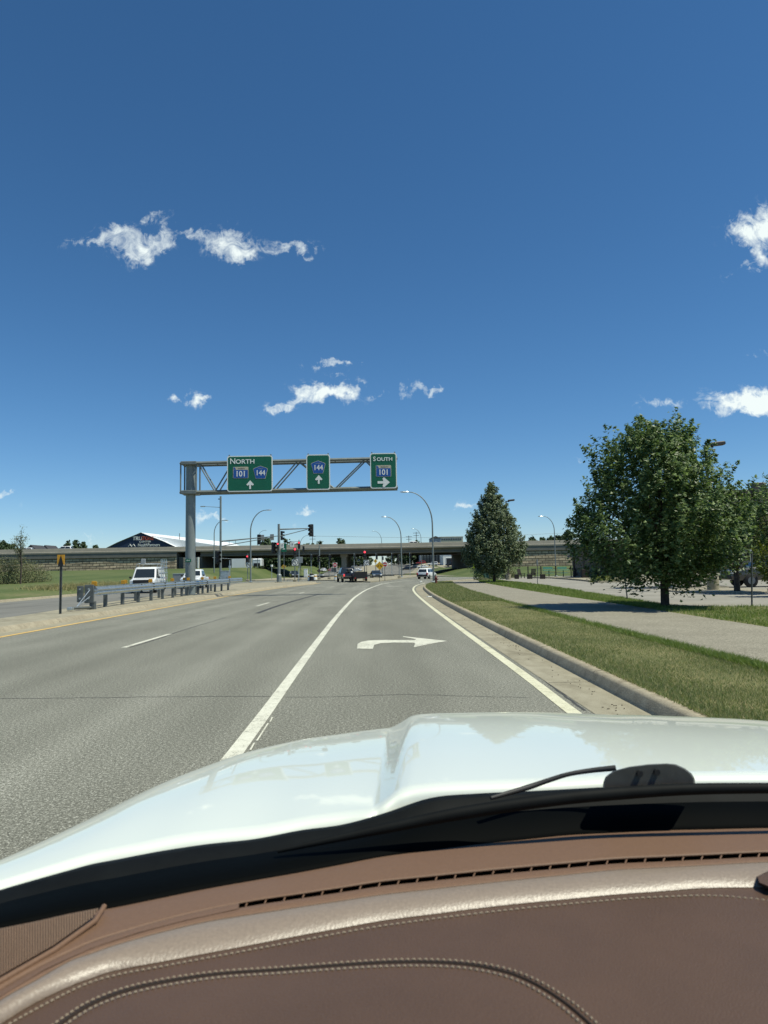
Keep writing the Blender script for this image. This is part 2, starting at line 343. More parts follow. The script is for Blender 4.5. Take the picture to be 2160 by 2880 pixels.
def smoothstep(a, b, x):
    t = min(1, max(0, (x - a) / (b - a))); return t * t * (3 - 2 * t)

# ------------------------------------------------------------------ terrain
def H(X, Y):
    z = -0.06
    z += smoothstep(-22.5, -30, X) * (0.16 + 2.6 * min(1, max(0, (Y - 40) / 138)))
    z += smoothstep(13, 24, X) * 1.8 * smoothstep(112, 172, Y)
    z += 5.2 * smoothstep(240, 430, Y) * (0.6 + 0.4 * smoothstep(-40, 30, X))
    z += 0.25 * smoothstep(9, 13, X) * smoothstep(26, 16, Y)
    return z
def make_ground():
    xs = np.concatenate([[-1600, -900, -500, -300, -200, -150, -120], np.arange(-100, 101, 4.0), [120, 150, 200, 300, 500, 900, 1600]])
    ys = np.concatenate([[-60, -30], np.arange(-10, 251, 5.0), np.arange(260, 451, 15.0), [520, 700, 1000, 1600, 2600, 4000]])
    mb = MB(); nx = len(xs)
    for y in ys:
        for x in xs: mb.v.append((float(x), float(y), H(x, y)))
    for j in range(len(ys) - 1):
        for i in range(nx - 1): mb.f.append((j * nx + i, j * nx + i + 1, (j + 1) * nx + i + 1, (j + 1) * nx + i))
    struct('ground', mb, M_FARGRASS, 'green grass ground running to the horizon')
make_ground()

def poly_sheet(name, pts, z, material, label=None, parent=None, th=0.0):
    mb = MB(); n = len(pts)
    mb.add([(p[0], p[1], z) for p in pts], [tuple(range(n))])
    if th:
        o = len(mb.v); mb.v += [(p[0], p[1], z - th) for p in pts]
        for i in range(n): mb.f.append((i, o + i, o + (i + 1) % n, (i + 1) % n))
    o = struct(name, mb, material, label, parent)
    return o
def smooth_line(pts, step=1.0):
    """Catmull-Rom through 2D/3D points."""
    P = [Vector(p) if len(p) == 3 else Vector((p[0], p[1], 0)) for p in pts]
    P = [P[0] * 2 - P[1]] + P + [P[-1] * 2 - P[-2]]; out_ = []
    for i in range(1, len(P) - 2):
        n = max(2, int((P[i + 1] - P[i]).length / step))
        for k in range(n):
            t = k / n; a, b, c, d = P[i - 1], P[i], P[i + 1], P[i + 2]
            out_.append(0.5 * ((2 * b) + (c - a) * t + (2 * a - 5 * b + 4 * c - d) * t * t + (3 * b - a - 3 * c + d) * t ** 3))
    out_.append(P[-2]); return out_
def strip(line, o0, o1, z):
    """Flat ribbon between lateral offsets (to the right of travel) of a line."""
    mb = MB(); pr = []
    for i, p in enumerate(line):
        t = (line[min(i + 1, len(line) - 1)] - line[max(i - 1, 0)]); t.z = 0; t.normalize(); r = Vector((t.y, -t.x, 0))
        pr.append((p + r * o0, p + r * o1))
    for a, b in pr: mb.v += [(a.x, a.y, z), (b.x, b.y, z)]
    for i in range(len(pr) - 1): mb.f.append((2 * i, 2 * i + 1, 2 * i + 3, 2 * i + 2))
    return mb
def sweep(line, prof):
    """Sweep profile (lateral, z) along a line."""
    mb = MB(); rings = []
    for i, p in enumerate(line):
        t = (line[min(i + 1, len(line) - 1)] - line[max(i - 1, 0)]); t.z = 0; t.normalize(); r = Vector((t.y, -t.x, 0))
        rings.append([(p.x + r.x * a, p.y + r.y * a, z) for a, z in prof])
    mb.loft(rings, cap=False, closed=False); return mb

# right-hand edge of carriageway (edge of the gutter), and kerb
EDGE = smooth_line([(2.34, -14), (2.34, 0), (2.34, 10), (2.36, 22), (2.45, 34), (2.72, 46), (3.2, 57), (4.1, 67), (5.7, 77), (8.6, 86), (13, 92), (22, 96.5), (45, 101)], 1.0)
road_pts = [(p.x, p.y) for p in EDGE] + [(45, 128), (24, 132), (14, 138), (9, 150), (8.5, 196), (9, 243), (-24, 243), (-26, 196), (-30, 150), (-30, 104), (-22.6, 96), (-22.6, -14)]
road = poly_sheet('road', road_pts, 0.0, M_ASPH, 'grey asphalt road running to the intersection')
gut = struct('gutter', strip(EDGE, -0.07, 0.5, 0.004), M_CONC, 'tan concrete gutter along the right kerb')
kl = EDGE
kerb = struct('kerb', sweep(kl, [(0.48, 0.0), (0.50, 0.03), (0.545, 0.125), (0.57, 0.148), (0.70, 0.155), (0.71, 0.0)]), M_KERB, 'concrete kerb beside the grass verge')
for p in kerb.data.polygons: p.use_smooth = True

M_JOINT = mat('joint_dirt', (.07, .06, .042), 0.95, 0.3, 20)
jm = []
for k, Yj in enumerate(np.arange(6.6, 70, 3.05)):
    i_ = min(range(len(EDGE)), key=lambda q: abs(EDGE[q].y - Yj)); a_, b_ = EDGE[max(i_ - 1, 0)], EDGE[min(i_ + 1, len(EDGE) - 1)]; tt = (b_ - a_).normalized(); rr0 = Vector((tt.y, -tt.x, 0)); p_ = a_ + (b_ - a_) * ((Yj - a_.y) / max(.01, b_.y - a_.y))
    pr = [(-.06, .0062), (.475, .0062), (.503, .034), (.547, .1275), (.571, .1505), (.70, .1575)]
    mb = MB(); mb.loft([[tuple(p_ + rr0 * u + tt * o_ + Vector((0, 0, z))) for u, z in pr] for o_ in (-.007, .007)], cap=False, closed=False); mb.build('joint', M_JOINT, gut)
mb = MB()
for k in range(70):
    Yj = 1 / RNG.uniform(1 / 34, 1 / 7.2); p_ = Vector((float(np.interp(Yj, [q.y for q in EDGE], [q.x for q in EDGE])) + float(RNG.beta(3, 2)) * .48, Yj, .012)); mb.box(p_, (RNG.uniform(.008, .022), RNG.uniform(.006, .012), .006), rz=RNG.uniform(0, 6))
lit = mb.build('leaf_litter', mat('dry_leaf', (.10, .078, .05), .9, .4, 30)); lit['kind'] = 'stuff'; lit['label'] = 'small dark leaf crumbs scattered in the right gutter'; lit['category'] = 'litter'
# verge, path and second verge, all a kerb height above the road
def edge_at(Y, off):
    ys = [p.y for p in EDGE]; xs_ = [p.x for p in EDGE]
    return float(np.interp(Y, ys, xs_)) + off
PL = smooth_line([(5.2, -14), (5.2, 5), (5.2, 15), (5.35, 26), (5.55, 36), (6.2, 50), (7.2, 66), (8.6, 82)], 1.0)
PR = smooth_line([(8.5, -14), (8.5, 5), (8.6, 18), (8.85, 26), (8.95, 36), (9.3, 48), (9.9, 62), (10.6, 74), (12.2, 82)], 1.0)
LOTE = smooth_line([(13.0, 23.0), (10.3, 23.4), (10.15, 25.5), (10.8, 31), (11.9, 44), (13.1, 59), (13.7, 78), (14.5, 90)], 1.0)
def between(name, La, Lb, z, material, label, n=70, y0=-14, y1=86):
    mb = MB()
    for i in range(n + 1):
        Y = y0 + (y1 - y0) * i / n
        a = float(np.interp(Y, [p.y for p in La], [p.x for p in La])); b = float(np.interp(Y, [p.y for p in Lb], [p.x for p in Lb]))
        for k in range(5):
            t = k / 4; mb.v.append((a + (b - a) * t, Y, z + (0.02 * math.sin(t * math.pi) if 'grass' in name or 'verge' in name else 0)))
    for i in range(n):
        for k in range(4): mb.f.append((i * 5 + k, i * 5 + k + 1, i * 5 + k + 6, i * 5 + k + 5))
    return struct(name, mb, material, label)
KB = [Vector((edge_at(y, 0.70), y, 0)) for y in range(-14, 84)]
between('verge_lawn', KB, [Vector((p.x + .05, p.y, 0)) for p in PL], 0.150, M_SOIL, 'mown grass verge between kerb and path', y1=79)
between('path', PL, PR, 0.154, M_ASPH2, 'grey asphalt footpath beside the grass verge', y1=82)
LE = [Vector((16, -14, 0)), Vector((16, 22.9, 0)), Vector((10.25, 23.5, 0))] + [p for p in LOTE if p.y > 24]
between('lawn', [Vector((p.x - .05, p.y, 0)) for p in PR], LE, 0.150, M_SOIL, 'grass strip between footpath and parking lot', n=110, y1=84)
lot_pts = [(70, 22.4), (13, 22.4)] + [(p.x - .1, p.y) for p in LOTE if p.y > 23.2] + [(14.5, 96), (30, 100), (70, 106)]
poly_sheet('parking_lot', lot_pts, 0.128, M_LOT, 'pale asphalt parking lot behind the trees')

# left side: gutter, median, opposite roadway
MEDR = smooth_line([(-10.35, -14), (-10.35, 20), (-10.35, 40), (-10.3, 52), (-10.1, 62), (-9.2, 74), (-8.1, 84), (-7.6, 91)], 1.0)
gl = struct('median_gutter', strip(MEDR, 0.0, 0.62, 0.004), M_CONC, 'concrete gutter along the median')
MEDL = [(-7.9, 93.5), (-9.5, 96), (-13, 96.5), (-16.5, 95), (-17.2, 88), (-16, 74), (-14.6, 60), (-14.0, 50), (-13.8, 38), (-13.4, 33), (-12.7, 26), (-12.55, 20), (-12.5, -14)]
med = poly_sheet('median', [(p.x - 0.16, p.y) for p in MEDR] + MEDL, 0.15, M_CONC, 'raised concrete median between the roadways', th=0.16)
mk = struct('median_kerb', sweep(MEDR, [(0.02, 0.0), (-0.02, 0.05), (-0.09, 0.125), (-0.16, 0.152)]), M_KERB, 'sloping concrete kerb of the median')
for p in mk.data.polygons: p.use_smooth = True
poly_sheet('opposite_road', [(-12.45, -14), (-12.5, 20), (-12.65, 26), (-13.3, 33), (-13.75, 38), (-13.95, 50), (-14.5, 60), (-15.9, 74), (-17.1, 88), (-16.5, 97), (-22.8, 97), (-22.4, 60), (-22.0, 46), (-22.4, 20), (-23, -14)], 0.006, M_OPP, 'asphalt roadway for oncoming traffic beyond the median')
OPL = smooth_line([(-23.4, -14), (-22.8, 20), (-22.4, 46), (-22.7, 62), (-23.4, 97)], 2.0)
struct('far_gutter', strip(OPL, -0.9, 0.5, 0.012), M_CONC, 'concrete gutter at the far side of the oncoming roadway')
struct('far_kerb', sweep(OPL, [(-0.35, 0.012), (-0.42, 0.12), (-0.6, 0.13), (-0.7, -0.1)]), M_KERB, 'kerb at the far side of the oncoming roadway')

# islands at the intersection and beyond
def island(name, pts, z, label, material=M_CONC):
    return poly_sheet(name, pts, z, material, label, th=0.2)
island('traffic_island', [G(745, 1256).xy, G(800, 1258.5).xy, G(846, 1253).xy, G(905, 1246).xy, G(940, 1243.6).xy, G(860, 1245).xy, G(800, 1249).xy], 0.13, 'pale concrete island under the yellow diamond sign')
island('traffic_island', [(-9.5, 112), (-6.3, 110), (-5.2, 116), (-5.5, 150), (-8.5, 175), (-11, 175), (-11, 130)], 0.13, 'pale concrete island around the bridge pier')
island('traffic_island', [(3.5, 150), (8, 146), (22, 142), (34, 150), (30, 178), (14, 190), (5, 190)], 0.14, 'pale concrete apron right of the oncoming sedan')
island('traffic_island', [(-28, 128), (-21, 124), (-14, 126), (-13, 140), (-18, 160), (-28, 160)], 0.12, 'pale concrete apron left of the signal poles')
def draped(name, xa, xb, y0, y1, lift, material, label, n=40, m=8):
    mb = MB()
    for i in range(n + 1):
        Y = y0 + (y1 - y0) * i / n; a, b = xa(Y), xb(Y)
        for k in range(m + 1): X = a + (b - a) * k / m; mb.v.append((X, Y, H(X, Y) + lift))
    for i in range(n):
        for k in range(m): q = i * (m + 1) + k; mb.f.append((q, q + 1, q + m + 2, q + m + 1))
    return struct(name, mb, material, label)
draped('far_road', lambda Y: -24 + (Y - 240) * .03, lambda Y: 9 + (Y - 240) * .12, 240, 470, .11, M_OPP, 'pale road climbing away beyond the bridge')
draped('far_apron', lambda Y: 16, lambda Y: 58, 262, 330, .10, M_CONC, 'pale parking apron beyond the bridge at right')
draped('far_median', lambda Y: -9.5 + (Y - 240) * .02, lambda Y: -4.5 + (Y - 240) * .08, 240, 400, .20, M_CONC, 'pale concrete median beyond the bridge')
draped('far_median', lambda Y: 9.2 + (Y - 240) * .12, lambda Y: 15 + (Y - 240) * .12, 246, 340, .16, M_CONC, 'pale concrete sidewalk beyond the bridge')

# road markings as thin sheets
EDGE_LINE = [p for p in EDGE if p.y < 80]
def mark(name, mb, material, label): return tag(struct(name, mb, material, label))
cl = smooth_line([(2.05, -10), (2.06, 6), (2.11, 10.5), (2.15, 20), (2.26, 33), (2.52, 47), (2.98, 58), (3.9, 69), (5.4, 79.5)], 0.8)
mark('edge_line', strip(cl, -0.075, 0.075, 0.0045), M_CPAINT, 'cream white edge line beside the right gutter')
sl = smooth_line([(-1.22, -8), (-1.24, 6), (-1.27, 10), (-1.32, 16), (-1.36, 24), (-1.33, 34), (-1.22, 43), (-.72, 58), (.38, 76), (.62, 79.5)], 0.8)
mark('lane_line', strip(sl, -0.075, 0.075, 0.0045), M_WPAINT, 'solid white lane line left of the turn arrow')
mbt = MB()
for (y0_, y1_) in ((5.5, 5.75), (5.83, 6.3), (6.36, 6.62), (6.7, 7.45), (7.52, 7.75)):
    q_ = strip([Vector((-1.125, y0_, 0)), Vector((-1.135, y1_, 0))], -.008, .008, .0045); mbt.add(q_.v, q_.f)
mark('lane_line', mbt, M_WPAINT, 'thin broken white trace beside the solid lane line')
mark('lane_line', strip([p for p in smooth_line([G(822, 1262.5), G(850, 1257.5), G(885, 1254.2), G(905, 1253)], 1.0)], -0.08, 0.08, 0.0045), M_WPAINT, 'white line curving right along the concrete island')
for i, (y0, y1, x) in enumerate([(15.3, 18.5, -5.38), (32.6, 36.0, -5.47), (50, 53, -5.4), (66.5, 69.5, -4.7)]):
    lb = ['nearest white lane dash beside the dark road seam', 'second white lane dash along the dashed line', 'third white lane dash ahead along the dashed line', 'farthest white lane dash just short of the intersection'][i]
    mark('lane_dash', strip([Vector((x, y0, 0)), Vector((x + (.05 if i < 3 else .5), y1, 0))], -0.06, 0.06, 0.0045), M_WPAINT, lb)['group'] = 'lane dashes'
yl = smooth_line([(-9.62, -12), (-9.62, 20), (-9.68, 40), (-9.6, 56), (-9.35, 63), (-8.5, 74), (-7.55, 83), (-7.15, 92)], 1.0)
mark('yellow_line', strip(yl, -0.075, 0.075, 0.0085), M_YPAINT, 'yellow edge line along the median gutter')
s0, s1 = G(834, 1266.8), G(874, 1266.2)
mark('stop_line', strip([s0, s1], -0.3, 0.3, 0.0045), M_WPAINT, 'white stop bar at the head of the turn lane')
# right turn arrow: outline traced on the ground plane
AR = [(771, 1401), (772.5, 1391), (780, 1386.5), (797, 1383.2), (830, 1382.3), (896, 1382.6), (899, 1380.5), (870, 1375.5), (871, 1374.3), (905, 1378), (966, 1384.4), (930, 1390.5), (895, 1398.0), (894, 1396.5), (897, 1390), (894, 1388.3), (850, 1387.8), (822, 1389.2), (808, 1393), (805.5, 1401.3)]
mb = MB(); mb.add([tuple(G(x, y, 0.0046)) for x, y in AR], [tuple(range(len(AR)))])
arrow = mark('turn_arrow', mb, M_WPAINT, 'white right turn arrow painted in the turn lane')
# cracks and tar seams
def crack(pts, wd, label):
    ln = smooth_line(pts, 0.15); ln = [Vector((p.x + random.uniform(-.012, .012), p.y + random.uniform(-.02, .02), 0)) for p in ln]
    return mark('road_seam', strip(ln, -wd, wd, 0.0026), M_TAR, label)
crack([G(-40, 1509), G(120, 1508.5), G(300, 1506), G(470, 1504.5), G(590, 1505)], 0.007, 'dark crack across the near left lane')
crack([G(600, 1505.5), G(700, 1506), G(860, 1501), G(1010, 1504), G(1140, 1507)], 0.006, 'dark crack across the turn lane')
crack([G(280, 1399), G(330, 1384), G(390, 1363.5), G(440, 1348), G(488, 1334)], 0.022, 'dark seam trailing from the nearest lane dash')
crack([G(555, 1325), G(600, 1309), G(650, 1294), G(690, 1283.5)], 0.10, 'long dark tar seam between the straight lanes')
crack([G(1262, 1535), G(1180, 1473), G(1090, 1406), G(1000, 1346), G(950, 1318)], 0.016, 'dark joint between edge line and gutter')

# the debris and plates on the gutter
tag(MB().box((0, 0, 0.02), (0.42, 0.13, 0.035), 0.2, bev=.012).build('rubber_scrap', M_TYRE, loc=G(115, 1345.5, .01)), 'dark scrap of rubber lying in the median gutter', 'debris')
tag(MB().box((0, 0, 0.02), (0.34, 0.22, 0.04), 0.3, bev=.015).build('litter', M_SWHITE, loc=G(929, 1289.5, .006)), 'small white litter lying in the right gutter', 'litter')
tag(MB().box((0, 0, 0.05), (0.3, 0.25, 0.1), 0.3, bev=.03).build('litter', M_SWHITE, loc=G(909, 1257, .006)), 'small white bag on the kerb by the white crossover', 'litter')

# ------------------------------------------------------------------ blades of grass
def blades(name, n, sampler, hmin, hmax, wd, material, label, zfun):
    pts = sampler(n); n = len(pts)
    ang = RNG.uniform(0, 2 * np.pi, n); h = RNG.uniform(hmin, hmax, n); lean = RNG.normal(0, .55, (n, 2)) * h[:, None]
    wv = np.stack([np.cos(ang), np.sin(ang)], 1) * (wd * RNG.uniform(.6, 1.4, n))[:, None]
    z = np.array([zfun(a, b) for a, b in pts]) if callable(zfun) else np.full(n, zfun)
    V = np.zeros((n, 3, 3)); V[:, 0, :2] = pts - wv; V[:, 1, :2] = pts + wv; V[:, 2, :2] = pts + lean; V[:, 0, 2] = z - .005; V[:, 1, 2] = z - .005; V[:, 2, 2] = z + h
    me = bpy.data.meshes.new(name); me.from_pydata(V.reshape(-1, 3).tolist(), [], np.arange(n * 3).reshape(-1, 3).tolist()); me.update(); me.materials.append(material)
    o = bpy.data.objects.new(name, me); COL.objects.link(o); o['kind'] = 'stuff'; o['label'] = label; o['category'] = 'grass'; return o
def verge_sampler(La, Lb, y0, y1, pw, ina=.02, inb=.0):
    ya = [p.y for p in La]; xa = [p.x for p in La]; yb = [p.y for p in Lb]; xb = [p.x for p in Lb]
    def f(n):
        u = RNG.uniform(0, 1, n); Y = 1 / (1 / y0 + u * (1 / y1 - 1 / y0)) if pw else y0 + u * (y1 - y0)
        a = np.interp(Y, ya, xa) + ina; b = np.interp(Y, yb, xb) + inb; X = a + (b - a) * RNG.uniform(0, 1, n)
        cl = np.sin(X * 2.1 + np.sin(Y * .9) * 2) * np.sin(Y * 1.3 + X * .7)
        k = RNG.uniform(-1.6, 1.2, n) < cl + .35
        return np.stack([X, Y], 1)[k]
    return f
blades('grass', 150000, verge_sampler(KB, PL, 6.2, 30, True, -.03, .03), .022, .06, .0045, M_BLADE, 'mown grass blades on the near verge', .152)
blades('grass', 45000, verge_sampler(KB, PL, 30, 78, True, 0, .03), .05, .11, .014, M_BLADE, 'mown grass blades on the far verge', .152)
blades('grass', 24000, verge_sampler(PL, PL, 7, 40, True, -.22, .06), .05, .12, .006, M_BLADEF, 'longer green grass edging the footpath', .152)
blades('grass', 60000, verge_sampler(PR, LE, 12, 40, True, -.03, -.05), .05, .11, .008, M_BLADEF, 'lush grass blades beside the parking lot', .152)
blades('grass', 22000, verge_sampler(PR, LE, 40, 84, False, 0, -.05), .06, .14, .02, M_BLADEF, 'lush grass blades on the far strip', .152)
def rect_sampler(x0, x1, y0, y1):
    return lambda n: np.stack([RNG.uniform(x0, x1, n), RNG.uniform(y0, y1, n)], 1)
def sl_sampler(n):
    Y = RNG.uniform(46, 66, n); X = -23.6 - RNG.uniform(0, 1, n) ** 1.3 * 7 + RNG.normal(0, .3, n); return np.stack([X, Y], 1)
blades('grass', 5000, lambda n: np.stack([-28.2 + RNG.normal(0, .9, n) + (np.arange(n) / n) * 1.6, 60 + (np.arange(n) / n) * 16 + RNG.normal(0, 1.2, n)], 1), .12, .42, .02, M_STRAW, 'tall dry straw grass beyond the oncoming roadway', H)

# ------------------------------------------------------------------ bridge
DB = 180.0
def zb(px_above): return CAMH + px_above * DB / FPX
ZT, ZG, ZL = zb(57.2), zb(35.5), zb(46.5)
br = thing('bridge', 'long grey concrete highway bridge crossing above the road', 'bridge', (0, DB, 0))
XL, XR = -320, 320
MB().prism([(0.0, ZT - 0.85), (0.18, ZT - .1), (0.22, ZT), (0.5, ZT), (0.55, ZT - .85)], 'x', XL, XR).build('parapet', M_BCONC, br)
MB().prism([(-0.35, ZT - 1.35), (-0.35, ZT - .98), (-.05, ZT - .86), (0.6, ZT - .86), (0.6, ZT - 1.35)], 'x', XL, XR).build('deck_edge', M_BCONC, br)
MB().prism([(0.6, ZT - 1.3), (0.6, ZT - .95), (39, ZT - .95), (39, ZT - 1.3)], 'x', XL, XR).build('deck', M_BCONC, br)
MB().prism([(39, ZT - 1.4), (39, ZT), (39.4, ZT), (39.6, ZT - 1.4)], 'x', XL, XR).build('parapet', M_BCONC, br)
for k in range(10):
    y = 0.75 + k * 4.0
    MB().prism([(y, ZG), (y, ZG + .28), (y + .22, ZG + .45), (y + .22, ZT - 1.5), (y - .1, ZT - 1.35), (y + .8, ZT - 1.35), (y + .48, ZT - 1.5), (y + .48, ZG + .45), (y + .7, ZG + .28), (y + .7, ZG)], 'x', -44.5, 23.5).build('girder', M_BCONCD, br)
PX = A(743.5, 1230, DB + 4).x
for yy in (4, 14, 25, 35): MB().box((PX, yy, ZG / 2 - .5), (1.35, 1.4, ZG + .6), bev=.12).build('pier', M_BCONC, br)
MB().prism([(PX - .9, ZG - .75), (PX - .9, ZG - .01), (PX + .9, ZG - .01), (PX + .9, ZG - .75)], 'y', 3, 37).build('pier_cap', M_BCONC, br)
# abutments under the bridge ends
for (x0, x1) in ((-50, -44.2), (23.2, 29)):
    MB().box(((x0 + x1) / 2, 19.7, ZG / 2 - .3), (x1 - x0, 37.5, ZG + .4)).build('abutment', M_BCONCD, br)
# approach embankments: retaining walls faced with split blocks
def rwall(name, x0, x1, zlow, label):
    t = thing(name, label, 'retaining wall', ((x0 + x1) / 2, DB, 0)); c = (x0 + x1) / 2
    mb = MB(); n = 60
    rows = []
    for k in range(9):
        z = zlow + (ZG + .15 - zlow) * k / 8
        rows.append([(x0 - c + (x1 - x0) * i / n, -0.25 + k * .035 + random.uniform(-.08, .08), z) for i in range(n + 1)])
    mb.loft(rows, cap=False, closed=False); mb.build('block_face', M_BLOCK, t)
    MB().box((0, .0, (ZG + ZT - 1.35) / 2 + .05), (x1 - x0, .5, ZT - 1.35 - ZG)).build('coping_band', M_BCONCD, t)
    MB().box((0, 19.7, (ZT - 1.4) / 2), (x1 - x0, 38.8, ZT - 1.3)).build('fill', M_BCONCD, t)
    return t
rwall('retaining_wall', -320, -50.2, 1.2, 'tan split-block retaining wall behind the white van')
rwall('retaining_wall', 29.2, 320, 0.6, 'tan split-block retaining wall behind the patio')
t = thing('abutment_panel', 'grey slatted concrete panel at the bridge abutment', 'panel', (-46.6, DB - .4, 0))
for k in range(6): MB().box((0, 0, 2.0 + k * .62), (3.6, .5, .58), bev=.04).build('panel', M_BCONC, t)
MB().box((1.95, -.05, 3.2), (.3, .6, 4.6)).build('edge_post', M_SWHITE, t)

# ------------------------------------------------------------------ street furniture builders
def signal_head(parent, x, y, z, s=1.0, lit=None, yaw=0.0, n=3, front=True):
    """A three-lens head: housing centred at x,y,z; faces -y at yaw 0."""
    hh = 0.36 * n * s; wd = 0.36 * s
    h = MB().box((0, 0, 0), (wd, .22 * s, hh), bev=.03 * s).build('signal_head', M_BLACK, parent, (x, y, z)); h.rotation_euler = (0, 0, yaw)
    for k in range(n):
        zz = hh / 2 - (k + .5) * hh / n; r = .135 * s
        ring = lambda yy: [(r * 1.08 * math.cos(a), yy, zz + r * 1.08 * math.sin(a)) for a in np.linspace(-.45, math.pi + .45, 9)]
        mb = MB(); mb.loft([ring(-.11 * s), ring(-.33 * s)], cap=False, closed=False)
        mb.build('visor', M_BLACK, h)
        MB().disc((0, -.115 * s, zz), r, th=.02 * s, n=12).build('lens', M_REDLIT if lit == k else M_DLENS, h)
    return h
def street_lamp(name, label, base, height, arm, sgn, r=.095, mat_=None, group='curved street lamps'):
    t = thing(name, label, 'street lamp', base, group=group); m = mat_ or M_POLE
    MB().box((0, 0, .09), (.42, .42, .18), bev=.04).build('base', M_GALV, t)
    rise = arm * 1.25; p0 = height - rise
    pts = [(0, 0, .1), (0, 0, p0 * .5), (0, 0, p0)]; rad = [r, r * .85, r * .72]
    for k in range(1, 11):
        a = k / 10 * math.pi / 2
        pts.append((sgn * arm * .92 * (1 - math.cos(a)), 0, p0 + rise * math.sin(a))); rad.append(r * (.72 - .32 * k / 10))
    MB().tube(pts, rad, 10).build('pole', m, t, smooth=60)
    e = pts[-1]
    mb = MB(); rings = []
    for (u, w_, hh) in ((-.05, .05, .05), (.15, .13, .09), (.5, .16, .10), (.8, .10, .05)):
        rings.append([(e[0] + sgn * u, w_ * math.cos(q), e[2] + .01 + hh * math.sin(q) * .8) for q in np.linspace(0, 2 * math.pi, 9)[:-1]])
    mb.loft(rings).build('luminaire', M_GALV, t)
    return t
def sign_post(name, label, base, height, cat='sign', post=M_POST, r=.03, group=None):
    t = thing(name, label, cat, base, group=group)
    mb = MB(); w_ = r
    mb.prism([(-w_, -w_ * .6), (-w_ * .4, -w_ * .6), (-w_ * .3, w_ * .6), (w_ * .3, w_ * .6), (w_ * .4, -w_ * .6), (w_, -w_ * .6), (w_, -w_ * .35), (w_ * .55, w_), (-w_ * .55, w_), (-w_, -w_ * .35)], 'z', -0.1, height)
    mb.build('post', post, t); return t
def base_for(x, y, Y, z=None):
    p = A(x, y, Y); return Vector((p.x, p.y, H(p.x, p.y) if z is None else z))

# overhead sign gantry ---------------------------------------------------
DG = 46.0
gb = A(411, 1290, DG); GXB = gb.x
gan = thing('sign_gantry', 'grey steel cantilever gantry carrying three green direction signs', 'gantry', (GXB, DG, 0.15))
def gl_(x, y, dy=0.0):
    p = A(x, y, DG + dy); return Vector((p.x - GXB, dy, p.z - .15))
ctop = gl_(409, 1001).z
MB().tube([(0, 0, 0), (0, 0, ctop * .5), (0, 0, ctop)], [.32, .315, .305], 24).build('column', M_POLE, gan, smooth=50)
MB().box((0, 0, .02), (.95, .95, .06), bev=.02).build('base_plate', M_GALVD, gan)
TB = 0.95      # truss depth front to back
xl, xr = gl_(393, 1030).x, gl_(858.5, 1030).x
def ztop(x): return np.interp(x, [xl, xr], [gl_(393, 1003.5).z, gl_(858, 992).z])
def zbot(x): return np.interp(x, [xl, xr], [gl_(393, 1065.5).z, gl_(858, 1054.5).z])
for yy in (-TB / 2, TB / 2):
    MB().tube([(xl, yy, ztop(xl)), (xr, yy, ztop(xr))], .105, 4).build('top_chord', M_TRUSS, gan)
    MB().tube([(xl, yy, zbot(xl)), (xr, yy, zbot(xr))], .105, 4).build('bottom_chord', M_TRUSS, gan)
    xs_ = [xl + .05] + [gl_(x, 1030).x for x in (432, 468, 506, 590, 646, 724, 790, 850)]
    MB().tube([(xl + .05, yy, ztop(xl)), (xl + .05, yy, zbot(xl))], .05, 4).build('end_post', M_TRUSS, gan)
    MB().tube([(xs_[1] - .12, yy, ztop(xs_[1])), (xs_[1] - .12, yy, zbot(xs_[1]))], .05, 4).build('upright', M_TRUSS, gan)
    for (xa, ta, xb, tb) in ((432, 1, 468, 0), (468, 0, 506, 1), (506, 1, 590, 0), (590, 0, 646, 1), (646, 1, 724, 0), (724, 0, 790, 1), (790, 1, 850, 0)):
        a, b = gl_(xa, 1030).x, gl_(xb, 1030).x
        MB().tube([(a, yy, ztop(a) if ta else zbot(a)), (b, yy, ztop(b) if tb else zbot(b))], .048, 6).build('diagonal', M_TRUSS, gan)
for xp in (393, 432, 468, 646, 724, 856):
    a = gl_(xp, 1030).x
    for zf in (ztop, zbot):
        MB().tube([(a, -TB / 2, zf(a)), (a, TB / 2, zf(a))], .04, 4).build('crossbar', M_TRUSS, gan)
MB().box((0, 0, ctop - .05), (1.0, TB + .3, .22), bev=.03).build('collar', M_TRUSS, gan)
MB().box((0, 0, zbot(0)), (1.0, TB + .3, .24), bev=.03).build('collar', M_TRUSS, gan)
# the small green number plate on the column
npz = gl_(408, 1211).z
pl = MB().box((-.05, -.345, npz), (.36, .02, .2), bev=.01).build('number_plate', M_SGREEN, gan)
text_part('8070', .11, M_SWHITE, pl, (-.05, -.358, npz), depth=.002)

